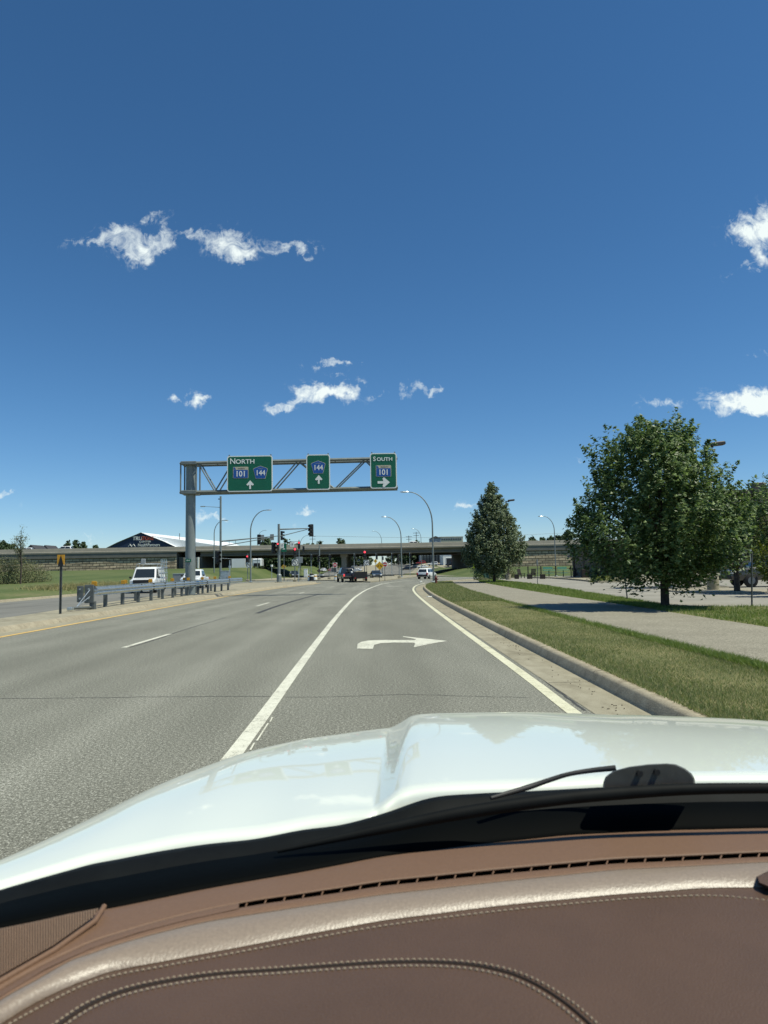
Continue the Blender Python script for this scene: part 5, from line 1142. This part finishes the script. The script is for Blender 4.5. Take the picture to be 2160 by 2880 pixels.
# the big maple by the lot
b = G(1437, 1311, .15)
tree('maple_tree', 'large dark green maple at the edge of the parking lot', b, [(1.0, 1.5), (1.2, 2.1), (1.7, 2.7), (2.4, 2.9), (3.2, 2.85), (4.0, 2.45), (4.8, 1.95), (5.4, 1.6), (5.9, 1.2), (6.15, .6)], .135, 1.5, 900, 52000, .072, M_LEAF, shoot=.78, lobes=5, rough=.21, offx=.02, inner=.34, limbs=9, clump=.16, upright=1.25, skew=.22)
b = G(1068, 1258, .15)
tree('silver_tree', 'pointed silvery green tree beside the footpath', b, [(1.2, 1.6), (1.9, 2.6), (2.8, 2.95), (3.8, 2.85), (4.8, 2.55), (5.8, 2.1), (6.8, 1.55), (7.8, 1.0), (8.7, .45), (9.4, .05)], .15, 1.3, 800, 40000, .105, M_LEAFS, shoot=.9, lobes=4, rough=.10, inner=.25, clump=.17, upright=1.3)
b = Vector((19.3, 44, .2)); tree('lot_tree', 'tree with thin trunk standing behind the big maple', b, [(1.9, 1.2), (2.6, 2.3), (3.6, 2.6), (4.8, 2.1), (6.0, 1.0), (6.6, .2)], .16, 2.0, 220, 9000, .09, M_LEAF)
b = A(1592.5, 1279, 35); b.z = .2; tree('lot_tree', 'slender tree with yellow-green leaves right of the lamp footing', b, [(.9, .5), (1.5, 1.0), (2.6, 1.25), (3.6, 1.0), (4.3, .5), (4.7, .1)], .14, 1.1, 130, 4200, .07, M_LEAFY, shoot=.45, clump=.22, offx=.45)
b = A(1672, 1290, 33); b.z = .15; tree('lot_tree', 'dark tree cut off by the right edge of the view', b + Vector((.25, 0, 0)), [(1.7, .7), (2.4, 1.3), (3.4, 1.3), (4.4, .9), (5.2, .35), (5.5, .05)], .14, 1.8, 140, 5200, .08, M_LEAF)
b = A(1672, 1290, 30); b.z = .15; tree('lot_tree', 'low yellow-green shrub tree at the right edge of the view', b + Vector((.25, 0, 0)), [(.6, .5), (1.2, .9), (1.9, .8), (2.5, .1)], .08, .6, 70, 2200, .07, M_LEAFY, cat='shrub')
def shrub(name, label, base, w_, h, n, size, material, group=None, dep=None):
    t = thing(name, label, 'shrub', base, group=group); u = RNG.normal(0, 1, (n, 3)); u /= np.linalg.norm(u, axis=1, keepdims=True); u[:, 2] = np.abs(u[:, 2]); r = RNG.uniform(.35, 1.05, n)[:, None] ** .5
    C = u * r * np.array([w_ / 2, (dep or w_) / 2, h]); C[:, :2] += RNG.normal(0, .06 * w_, (n, 2)); leaf_mesh('foliage', C, u + RNG.normal(0, .5, (n, 3)) + np.array([0, 0, .4]), size, material, t)
    mb = MB()
    for k in range(5): a = k * 1.26; mb.tube([(0, 0, -.05), (math.cos(a) * w_ * .25, math.sin(a) * w_ * .25, h * .6)], [.03, .012], 5)
    mb.build('stem', M_BARK, t); return t
for (x, yb, Y, w_, h, m, lb, sz) in ((1036, 1253, 86, 1.5, 1.9, M_LEAF, 'dark rounded shrub left of the green pedestal', .08), (1075, 1250, 90, 2.2, 2.3, M_LEAF, 'dark shrub behind the silver tree trunk', .09), (1056, 1247, 92, 2.4, 2.0, M_LEAFB, 'olive shrub between pedestal and silver tree', .09), (1045, 1254, 80, 1.4, .35, M_LEAFB, 'low pale ground shrub by the green pedestal', .06), (1306, 1256, 62, 2.5, .62, M_LEAFY, 'low rounded green shrub on the walkway corner', .06), (1292, 1255, 63, 1.5, .45, M_LEAFY, 'small green shrub left of the walkway mound', .06), (1101, 1242, 96, 2.0, 1.5, M_LEAFB, 'olive shrub behind the second lot lamp', .09)):
    b = A(x, yb, Y); b.z = .14; shrub('shrub', lb, b, w_, h, 900, sz, m)
# sparse tree and scrub at the far left
b = A(44, 1262, 74); b.z = H(b.x, 74)
t = thing('sparse_tree', 'thin sparse tree rising from scrub at the far left', 'tree', b); mb = MB(); tips = []
mb.tube([(0, 0, -.1), (.05, 0, 2.2), (-.1, 0, 3.6), (.0, 0, 5.6)], [.10, .07, .05, .012], 7)
for k in range(16):
    z0 = random.uniform(.8, 4.6); a = random.uniform(0, 6.28); l = (5.8 - z0) * random.uniform(.28, .5); e = (math.cos(a) * l * .75, math.sin(a) * l * .75, z0 + l)
    mb.tube([(0, 0, z0), (e[0] * .5, e[1] * .5, z0 + l * .6), e], [.035, .022, .006], 5); tips += [np.array(e) * f + np.array([0, 0, z0]) * (1 - f) * .0 + np.array([0, 0, (1 - f) * z0]) for f in np.linspace(.45, 1.05, 7)]
tips += [np.array([0, 0, z]) for z in np.linspace(3.2, 5.9, 22)]
mb.build('trunk', M_BARK, t, smooth=60)
C = np.concatenate([np.array(p_) + RNG.normal(0, .16, (9, 3)) for p_ in tips]); leaf_mesh('crown', C, RNG.normal(0, 1, (len(C), 3)) + [0, 0, .5], .055, M_LEAFB, t)
for (x, yb, Y, w_, h, n, lb) in ((10, 1262, 75, 3.8, 3.0, 2600, 'dense green scrub at the far left edge'), (40, 1262, 77, 3.6, 2.9, 2200, 'brown-green scrub at the foot of the sparse tree'), (70, 1262, 79, 3.0, 2.4, 1500, 'pale loose scrub right of the sparse tree'), (-25, 1262, 74, 3.6, 3.2, 1900, 'green scrub cut off at the left edge'), (92, 1262, 82, 2.4, 1.6, 800, 'low pale scrub tapering onto the grass slope')):
    b = A(x, yb, Y); b.z = H(b.x, Y) - .05; shrub('scrub_bush', lb, b, w_, h, n, .075, M_LEAFB, 'scrub at the far left', dep=2.2)
# far trees over the bridge and under it
FT = [(8, 1170, 330, 7, 'dark tree mass above the bridge at the left edge'), (24, 1173, 335, 6, 'dark tree behind the sparse tree above the bridge'), (-10, 1166, 320, 7, 'dark tree cut off at the left edge above the bridge'), (148, 1169, 340, 4.5, 'green tree above the bridge left of the dome'), (164, 1167, 345, 4.5, 'taller green tree above the bridge left of the dome'), (180, 1172, 350, 4, 'green tree right of the taller one left of the dome'), (206, 1178, 360, 4, 'low tree beside the dome gable'), (736, 1163, 300, 6, 'round dark tree above the middle of the bridge'), (1150, 1160, 330, 5, 'far tree above the bridge right of the silver tree'), (1172, 1162, 335, 5, 'far tree above the bridge left of the thin lamp'), (1190, 1159, 340, 5, 'far tree directly behind the thin lamp'), (1228, 1145, 300, 8, 'tall far tree beside the maple crown'), (1205, 1157, 320, 6, 'far tree left of the tall one by the maple')]
for (x, yt, d, w_, lb) in FT:
    p_ = A(x, yt, d); z0 = H(p_.x, d); hh = p_.z - z0
    tree('far_tree', lb, Vector((p_.x, d, z0)), [(hh * .25, w_ * .3), (hh * .5, w_ * .55), (hh * .75, w_ * .48), (hh, w_ * .1)], .3, hh * .3, 130, 3000, .50, M_LEAFF, shoot=1.3, group='far trees over the bridge', limbs=3, clump=.3)
UT = [(575, 290, 9), (588, 285, 8), (600, 300, 9), (660, 320, 8), (672, 325, 9), (690, 330, 8), (705, 340, 9), (725, 345, 8), (765, 400, 10), (790, 410, 9), (850, 390, 9), (872, 370, 9), (888, 345, 8), (902, 350, 7), (640, 330, 9), (620, 310, 8)]
UTL = ['just right of the curved median lamp', 'left of the median signal pole', 'behind the median signal pole', 'above the white barrier board', 'behind the white traffic drum', 'behind the slim signal pole', 'left of the striped board', 'just left of the pier', 'above the black pickup', 'above the pickup tailgate', 'right of the do not enter sign', 'behind the curved lamp by the diamond', 'above the parked black car', 'nearest the grey glazed building', 'behind the no left turn sign', 'right of the small yellow diamond']
for i, (x, d, w_) in enumerate(UT):
    p_ = A(x, 1185, d); z0 = H(p_.x, d); tree('far_tree', ('green tree seen under the bridge, ' + UTL[i]), Vector((p_.x, d, z0)), [(1, w_ * .3), (3, w_ * .5), (6, w_ * .42), (9 + random.random() * 3, w_ * .1)], .3, 2.2, 90, 1600, .6, M_LEAFF, shoot=1.6, group='trees seen under the bridge', limbs=3, clump=.3)

# ------------------------------------------------------------------ the car we sit in
WH = mat('hood_paint', (.76, .80, .71), 0.4, coat=0.85)
M_COWL = mat('cowl_plastic', (.004, .005, .005), 0.7, 0.25, 30, spec=.15)
M_FRIT = mat('black_glass_band', (.0015, .002, .002), 0.7, spec=.04)
M_WIPER = mat('wiper_plastic', (.062, .062, .054), 0.6, 0.15, 40)
LEA = (.094, .054, .033)
M_LEATHER = mat('brown_leather', LEA, 0.46, 0.07, 9, bump=.0016, bscale=520, spec=.45)
M_LEDGE = mat('tan_dash_plastic', (.168, .098, .060), 0.55, 0.10, 350, bump=.0006, bscale=700, spec=.3)
M_BAND = mat('sheen_tinted_leather', (.245, .190, .142), 0.42, 0.10, 260, bump=.0009, bscale=340, spec=.75)  # same brown leather; the band's sheen is put into this paler colour
M_STITCH = mat('stitch_thread', (.30, .24, .17), 0.8)
M_GROOVE = mat('vent_slot', (.030, .018, .012), 0.8)
M_WEAVE = mat('speaker_mesh', (.19, .135, .09), 0.7, 0.3, 500)
CARX = 0.37
car = thing('host_car', 'white car with brown leather dash from which the road is seen', 'car', (CARX, 0.4, 0))
def cl_(v): return (v[0] - CARX, v[1] - .4, v[2])
def crom(vals, n):
    V = [np.array(v, float) for v in vals]; V = [2 * V[0] - V[1]] + V + [2 * V[-1] - V[-2]]; o = []
    for i in range(1, len(V) - 2):
        for k in range(n):
            t = k / n; a, b, c, d = V[i - 1], V[i], V[i + 1], V[i + 2]; o.append(.5 * ((2 * b) + (c - a) * t + (2 * a - 5 * b + 4 * c - d) * t * t + (3 * b - a - 3 * c + d) * t ** 3))
    o.append(V[-2]); return o
# columns: rear pixel, rear depth, front pixel, front depth
HC = [((-330, 2040), .86, (-260, 1990), 0.98), ((-150, 1955), .93, (-95, 1905), 1.08), ((0, 1905.7), .98, (55, 1836), 1.20), ((100, 1876), 1.01, (205, 1764), 1.34), ((200, 1848), 1.04, (340, 1697), 1.50), ((300, 1829), 1.06, (445, 1655), 1.64), ((400, 1810.7), 1.08, (540, 1623), 1.76),
      ((550, 1795.7), 1.10, (650, 1598), 1.88), ((650, 1776.7), 1.12, (725, 1587), 1.93), ((740, 1765), 1.13, (790, 1578), 1.96), ((795, 1759), 1.13, (828, 1573.5), 1.97), ((812, 1750), 1.14, (845, 1571), 1.98), ((830, 1738), 1.145, (866, 1560), 1.99), ((852, 1721), 1.155, (886, 1548), 2.0),
      ((870, 1712), 1.16, (903, 1543.5), 2.01), ((900, 1705), 1.165, (925, 1541.5), 2.02), ((979.5, 1698), 1.17, (975, 1540), 2.03), ((1179, 1690.5), 1.18, (1075, 1538.5), 2.06), ((1330, 1682), 1.185, (1160, 1538.5), 2.07), ((1430, 1678), 1.19, (1240, 1541), 2.07), ((1560, 1675.5), 1.19, (1320, 1543.5), 2.07), ((1700, 1676), 1.19, (1430, 1546), 2.06), ((2000, 1690), 1.17, (1680, 1559), 2.0), ((2400, 1745), 1.1, (1980, 1600), 1.85), ((2750, 1830), 1.0, (2350, 1680), 1.6)]
rearP = crom([tuple(A(*c[0], c[1])) for c in HC], 6); frontP = crom([tuple(A(*c[2], c[3])) for c in HC], 6)
rows = []
NR = 26
def hoodrow(t):
    o = []
    for a, b in zip(rearP, frontP):
        q = a + (b - a) * t; q = q.copy(); q[2] += .011 * 4 * t * (1 - t); o.append(q)
    return o
rows.append([q + np.array([0, -.012, -.03]) for q in rearP]); rows.append([q + np.array([0, -.010, -.010]) for q in rearP]); rows.append([q + np.array([0, -.004, -.002]) for q in rearP])
for k in range(NR + 1): rows.append(hoodrow(k / NR))
cxm = CARX
def outw(b):
    d = np.array([(b[0] - cxm) * .75 if abs(b[0] - cxm) > .5 else 0, .5 + .5 * (b[1] - .9), 0]); return d / (np.linalg.norm(d) + 1e-9)
for (f, dz) in ((.012, -.004), (.03, -.013), (.055, -.03), (.08, -.06), (.10, -.11), (.13, -.25), (.14, -.6), (.10, -.75)):
    rows.append([b + outw(b) * f + np.array([0, 0, dz]) for b in frontP])
mb = MB(); mb.loft([[cl_(q) for q in r] for r in rows], cap=False, closed=False)
hood = mb.build('hood', WH, car); 
for p_ in hood.data.polygons: p_.use_smooth = True
# cowl panel and black band at the base of the windshield
XS = [-330, -200, -100, 0, 75, 150, 200, 250, 350, 450, 550, 650, 740, 829, 930, 1029, 1130, 1229, 1329, 1429, 1529, 1659, 1800, 2000, 2300]
R0 = [(-330, 2110), (-200, 2060), (-100, 2030), (0, 2003), (150, 1971), (250, 1956), (450, 1916), (650, 1881), (829, 1847), (1029, 1821), (1229, 1801), (1429, 1791), (1659, 1786), (2000, 1787), (2300, 1800)]
HR = [(-330, 2040), (-150, 1955), (0, 1905.7), (100, 1876), (200, 1848), (300, 1829), (400, 1810.7), (550, 1795.7), (650, 1776.7), (740, 1765), (795, 1760), (829, 1740), (870, 1713), (979, 1698), (1179, 1690), (1330, 1682), (1560, 1675), (1800, 1680), (2000, 1690), (2300, 1730)]
def rail(pts, drop=None, Y=None, dy=0.0):
    ys = interp(XS, pts); o = []
    for i, (x, y) in enumerate(zip(XS, ys)):
        q = G(x, y + dy, CAMH - drop) if drop is not None else A(x, y + dy, float(np.interp(x, [c[0] for c in Y], [c[1] for c in Y])))
        o.append(q)
    return crom([tuple(q) for q in o], 6)
HY = [(-330, .84), (0, .96), (400, 1.06), (829, 1.12), (1179, 1.16), (1700, 1.17), (2300, 1.08)]
def mixrail(f):   # between hood edge and dash edge, in picture height
    return [(x, a * (1 - f) + b * f) for x, a, b in zip(XS, interp(XS, HR), interp(XS, R0))]
def drail(f, ddz, dd=0.0):
    """Depth runs from hood edge to dash edge; ddz drops it below the straight line of sight."""
    ys = [y for _, y in mixrail(f)]; o = []
    for x, y in zip(XS, ys):
        yh = float(np.interp(x, [c[0] for c in HY], [c[1] for c in HY])); yd = G(x, float(np.interp(x, [c[0] for c in R0], [c[1] for c in R0])), CAMH - .385).y
        Yq = yh * (1 - f) + (yd + dd) * f; o.append(A(x, y, Yq) + Vector((0, 0, ddz)))
    return crom([tuple(q) for q in o], 6)
def loft_part(name, rails, material, parent=car, smooth=True):
    mb = MB(); mb.loft([[cl_(q) for q in r] for r in rails], cap=False, closed=False); o = mb.build(name, material, parent)
    if smooth:
        for p_ in o.data.polygons: p_.use_smooth = True
    return o
loft_part('cowl_panel', [drail(-.14, -.06), drail(-.02, -.02), drail(.10, -.004), drail(.25, .002), drail(.40, -.004), drail(.50, -.008)], M_COWL)
loft_part('windshield_band', [drail(.40, -.012), drail(.55, .004), drail(.78, .003), drail(.97, .004), drail(1.02, .0), drail(1.05, -.03)], M_FRIT)
# the windshield itself: a clear pane rising from the band over the dashboard
wl = drail(.62, .006); wu = [q + np.array([0, -.72, .62]) for q in wl]
M_CLEAR = bpy.data.materials.new('clear_glass'); M_CLEAR.use_nodes = True; n_ = M_CLEAR.node_tree; n_.nodes.clear(); tr_ = n_.nodes.new('ShaderNodeBsdfTransparent'); tr_.inputs[0].default_value = (1, 1, 1, 1); ou_ = n_.nodes.new('ShaderNodeOutputMaterial'); n_.links.new(tr_.outputs[0], ou_.inputs['Surface'])
# dashboard lofts
D1 = [(-330, 2330), (-100, 2215), (0, 2140), (100, 2080), (200, 2035), (300, 2002), (400, 1976), (515, 1951), (650, 1931), (829, 1904), (1079, 1878), (1329, 1856), (1659, 1841), (2000, 1838), (2300, 1845)]
D3 = [(-330, 2390), (-100, 2240), (0, 2161), (150, 2076), (250, 2041), (350, 2013), (450, 1990), (600, 1966), (829, 1932), (1079, 1904), (1329, 1879), (1659, 1862), (2000, 1858), (2300, 1865)]
D4 = [(-330, 2440), (-100, 2280), (0, 2213), (100, 2152), (175, 2120), (250, 2096), (350, 2077), (500, 2049), (650, 2020), (829, 1988), (1079, 1956), (1329, 1932), (1529, 1918), (1659, 1917), (2000, 1930), (2300, 1950)]
sh = lambda pts, d: [(x, y + d) for x, y in pts]
bl3 = lambda f: [(x, a * (1 - f) + b * f) for x, a, b in zip(XS, interp(XS, D3), interp(XS, D4))]
bl0 = lambda f: [(x, a * (1 - f) + b * f) for x, a, b in zip(XS, interp(XS, R0), interp(XS, D1))]
loft_part('dash_ledge', [rail(sh(R0, -10), .40), rail(R0, .388), rail(bl0(.15), .383), rail(bl0(.5), .380), rail(bl0(.9), .377), rail(D1, .377), rail(sh(D1, 1.5), .381)], M_LEDGE)
vent = loft_part('defrost_vent', [rail(sh(D1, .5), .381), rail(sh(D1, 2), .395), rail(sh(D1, 9.5), .395), rail(sh(D1, 10.5), .381)], M_GROOVE, smooth=False)
loft_part('dash_lip', [rail(sh(D1, 9.5), .384), rail(sh(D1, 10.5), .3755), rail(sh(D1, 14), .3745), rail(sh(D3, -3), .374), rail(D3, .375)], M_LEDGE)
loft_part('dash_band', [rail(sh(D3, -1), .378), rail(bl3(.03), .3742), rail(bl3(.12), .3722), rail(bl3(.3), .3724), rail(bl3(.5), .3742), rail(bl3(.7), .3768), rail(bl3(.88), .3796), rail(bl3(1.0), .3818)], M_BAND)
loft_part('dash_panel', [rail(bl3(.985), .3828), rail(sh(D4, 2), .3822), rail(sh(D4, 6), .3808), rail(sh(D4, 30), .3796), rail(sh(D4, 90), .3792), rail(sh(D4, 180), .3789), rail(sh(D4, 290), .3787), rail(sh(D4, 420), .3787), rail(sh(D4, 640), .42)], M_LEATHER)
# fins in the vent slot
for k in range(29):
    x = 532 + k * 41.0
    y = float(np.interp(x, [c[0] for c in D1], [c[1] for c in D1]))
    a, b = G(x + 2, y + .5, CAMH - .3785), G(x - 2, y + 10.5, CAMH - .3785)
    MB().tube([cl_(a), cl_(b)], .0010, 4).build('vent_fin', M_LEDGE, vent)
# left plain stretch where the ledge has no vent: a cover strip
mb = MB(); P0 = [(x, float(np.interp(x, [c[0] for c in D1], [c[1] for c in D1]))) for x in np.linspace(-200, 516, 30)]
mb.loft([[cl_(G(x, y - 1.5, CAMH - .3775)) for x, y in P0], [cl_(G(x, y + 5, CAMH - .3752)) for x, y in P0], [cl_(G(x, y + 12, CAMH - .3742)) for x, y in P0]], cap=False, closed=False)
o = mb.build('dash_corner', M_LEDGE, car)
# stitching rows
def stitches(pts, drop, step=13.0, ln=7.5, name='stitching', parent=car, r=.0011):
    line = crom([(x, y, 0) for x, y in pts], 40); acc = 0; mb = MB(); last = line[0]; nxt = 0
    for i in range(1, len(line)):
        seg = np.linalg.norm(line[i] - line[i - 1])
        while acc + seg >= nxt:
            f = (nxt - acc) / seg; p_ = line[i - 1] + (line[i] - line[i - 1]) * f; d = (line[i] - line[i - 1]) / seg; q_ = p_ + d * ln
            a, b = G(p_[0], p_[1], CAMH - drop), G(q_[0], q_[1], CAMH - drop); m_ = (a + b) / 2 + Vector((0, 0, .0006))
            mb.tube([cl_(a), cl_(m_), cl_(b)], [r * .6, r, r * .6], 5); nxt += step
        acc += seg
    o = mb.build(name, M_STITCH, parent); o['kind'] = 'stuff'; return o
stitches([(-60, 2260), (60, 2190), (175, 2131), (250, 2107), (350, 2088), (500, 2060), (650, 2032), (829, 2000), (1079, 1968), (1329, 1944), (1450, 1937), (1540, 1935), (1620, 1941), (1700, 1950)], .3798)
ARC = [(90, 2235), (130, 2203), (200, 2160), (300, 2126), (450, 2101), (600, 2090), (829, 2074), (979, 2075), (1079, 2089), (1154, 2115), (1229, 2160), (1290, 2212), (1320, 2245)]
ARC2 = [(110, 2245), (150, 2208), (215, 2170), (310, 2139), (455, 2114), (600, 2103), (829, 2088), (975, 2089), (1068, 2103), (1138, 2128), (1208, 2172), (1268, 2224), (1300, 2260)]
stitches(ARC, .3783); stitches(ARC2, .3743)
# raised cluster hood inside the arc
c1 = crom([(x, y, 0) for x, y in [((a[0] + b[0]) / 2, (a[1] + b[1]) / 2) for a, b in zip(ARC, ARC2)]], 8)
mb = MB(); rA = [cl_(G(q[0], q[1], CAMH - .3789)) for q in c1]; rB = [cl_(G(690 + (q[0] - 690) * .985, q[1] + 3, CAMH - .3752)) for q in c1]; rC = [cl_(G(690 + (q[0] - 690) * .955, q[1] + 14, CAMH - .3743)) for q in c1]; rD = [cl_(G(690 + (q[0] - 690) * .6, q[1] + (2330 - q[1]) * .7, CAMH - .3737)) for q in c1]
mb.loft([rA, rB, rC, rD], cap=False, closed=False); o = mb.build('cluster_hood', M_LEATHER, car)
for p_ in o.data.polygons: p_.use_smooth = True
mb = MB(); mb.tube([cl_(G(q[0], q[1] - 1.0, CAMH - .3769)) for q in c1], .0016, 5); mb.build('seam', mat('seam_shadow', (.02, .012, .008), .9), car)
# speaker mesh at the left corner
SP = [(-60, 2022), (0, 2006), (80, 1990), (150, 1974), (213, 1962), (200, 1982), (115, 2042), (0, 2108), (-60, 2140)]
mb = MB(); mb.add([cl_(G(x, y, CAMH - .3755)) for x, y in SP], [tuple(range(len(SP)))]); sp = mb.build('speaker_mesh', M_WEAVE, car)
mb = MB()
for k in range(48):
    x = -60 + k * 5.7; y0 = float(np.interp(x, [-60, 0, 80, 150, 213], [2022, 2006, 1990, 1974, 1962])); y1 = float(np.interp(x, [-60, 0, 115, 200, 213], [2140, 2108, 2042, 1982, 1962]))
    if y1 - y0 > 3: mb.tube([cl_(G(x, y0, CAMH - .3748)), cl_(G(x, y1, CAMH - .3748))], .0007, 4)
o = mb.build('mesh_rib', M_LEDGE, sp); o['kind'] = 'stuff'
mb = MB(); TL = [(225, 1958), (205, 1990), (118, 2052), (0, 2120), (-80, 2168)]
mb.tube([cl_(G(x, y, CAMH - .376)) for x, y in TL], .003, 8); mb.build('trim_bead', M_LEDGE, car, smooth=60)
mb = MB(); mb.loft([[cl_(G(1632, 1892, CAMH - .378)), cl_(G(1660, 1878, CAMH - .378)), cl_(G(1760, 1870, CAMH - .377))], [cl_(G(1637, 1896, CAMH - .371)), cl_(G(1662, 1882, CAMH - .370)), cl_(G(1760, 1876, CAMH - .370))], [cl_(G(1640, 1906, CAMH - .371)), cl_(G(1662, 1915, CAMH - .370)), cl_(G(1760, 1930, CAMH - .370))], [cl_(G(1634, 1908, CAMH - .381)), cl_(G(1660, 1922, CAMH - .381)), cl_(G(1760, 1936, CAMH - .381))]], cap=False, closed=False)
mb.build('center_screen_shroud', M_LEATHER, car)
# wipers
def wtube(pts, rad, name, n=8, mat_=M_WIPER):
    q = crom([cl_(A(x, y, Y)) for x, y, Y in pts], 6); rr_ = list(np.interp(np.linspace(0, 1, len(q)), np.linspace(0, 1, len(rad)), rad))
    return MB().tube([tuple(v) for v in q], rr_, n).build(name, mat_, car, smooth=60)
wtube([(1330, 1659, 1.085), (1280, 1664, 1.09), (1230, 1672, 1.09), (1190, 1684, 1.09), (1140, 1701, 1.085), (1060, 1724, 1.06)], [.0044, .0038, .0034, .0036, .0042, .003], 'wiper_arm', mat_=M_TRIM)
wtube([(600, 1838, .985), (829, 1790, 1.0), (1000, 1756, 1.01), (1200, 1727, 1.02), (1350, 1713, 1.03), (1520, 1704, 1.03), (1800, 1702, 1.03)], [.003, .007, .009, .009, .009, .008, .007], 'wiper_blade', mat_=M_COWL)
poly = [(1302, 1706), (1303, 1690), (1308, 1678), (1325, 1665), (1360, 1656), (1400, 1651), (1440, 1649), (1460, 1651), (1480, 1660), (1494, 1671), (1501, 1682), (1502, 1700)]
f0 = [cl_(A(x, y, 1.06)) for x, y in poly]; f1 = [cl_(A(x, y + 2, 1.10)) for x, y in poly]
ins = [cl_(A(1402 + (x - 1402) * .96, 1682 + (y - 1682) * .93, 1.052)) for x, y in poly]
mb = MB(); mb.loft([ins, f0, f1]); wc = mb.build('wiper_cap', M_WIPER, car, smooth=50)
for (x, y) in ((1382, 1671), (1419, 1668)):
    c = Vector(cl_(A(x, y, 1.050))); MB().disc(c, .0045, th=.004, n=10).build('rivet', M_BLACK, wc)
# the car's far front end: nose and wheels below the hood, unseen from the seat but present
nose = MB().box((0, 1.35, .62), (1.7, .5, .62), bev=.12).build('front_end', WH, car)
for s in (-1, 1): wheel(car, s * .92, .95, .40, .26)
mb = MB(); mb.loft([[cl_(q) for q in wl], [cl_(q) for q in wu]], cap=False, closed=False); mb.build('windshield', M_CLEAR, car)

# normals made consistent on every closed part
for o in list(SC.objects):
    if o.type == 'MESH' and o.name.split('.')[0] not in ('crown', 'foliage', 'grass', 'stitching') and len(o.data.polygons) < 4000: recalc(o)
for o in list(SC.objects):
    if o.type == 'MESH' and o.parent is None and o.get('kind') == 'structure' and o.data.polygons and o.name.split('.')[0] not in ('kerb', 'median_kerb', 'far_kerb', 'median', 'traffic_island', 'walkway', 'planting_island'):
        if sum(p_.normal.z * p_.area for p_ in o.data.polygons) < 0: o.data.flip_normals()
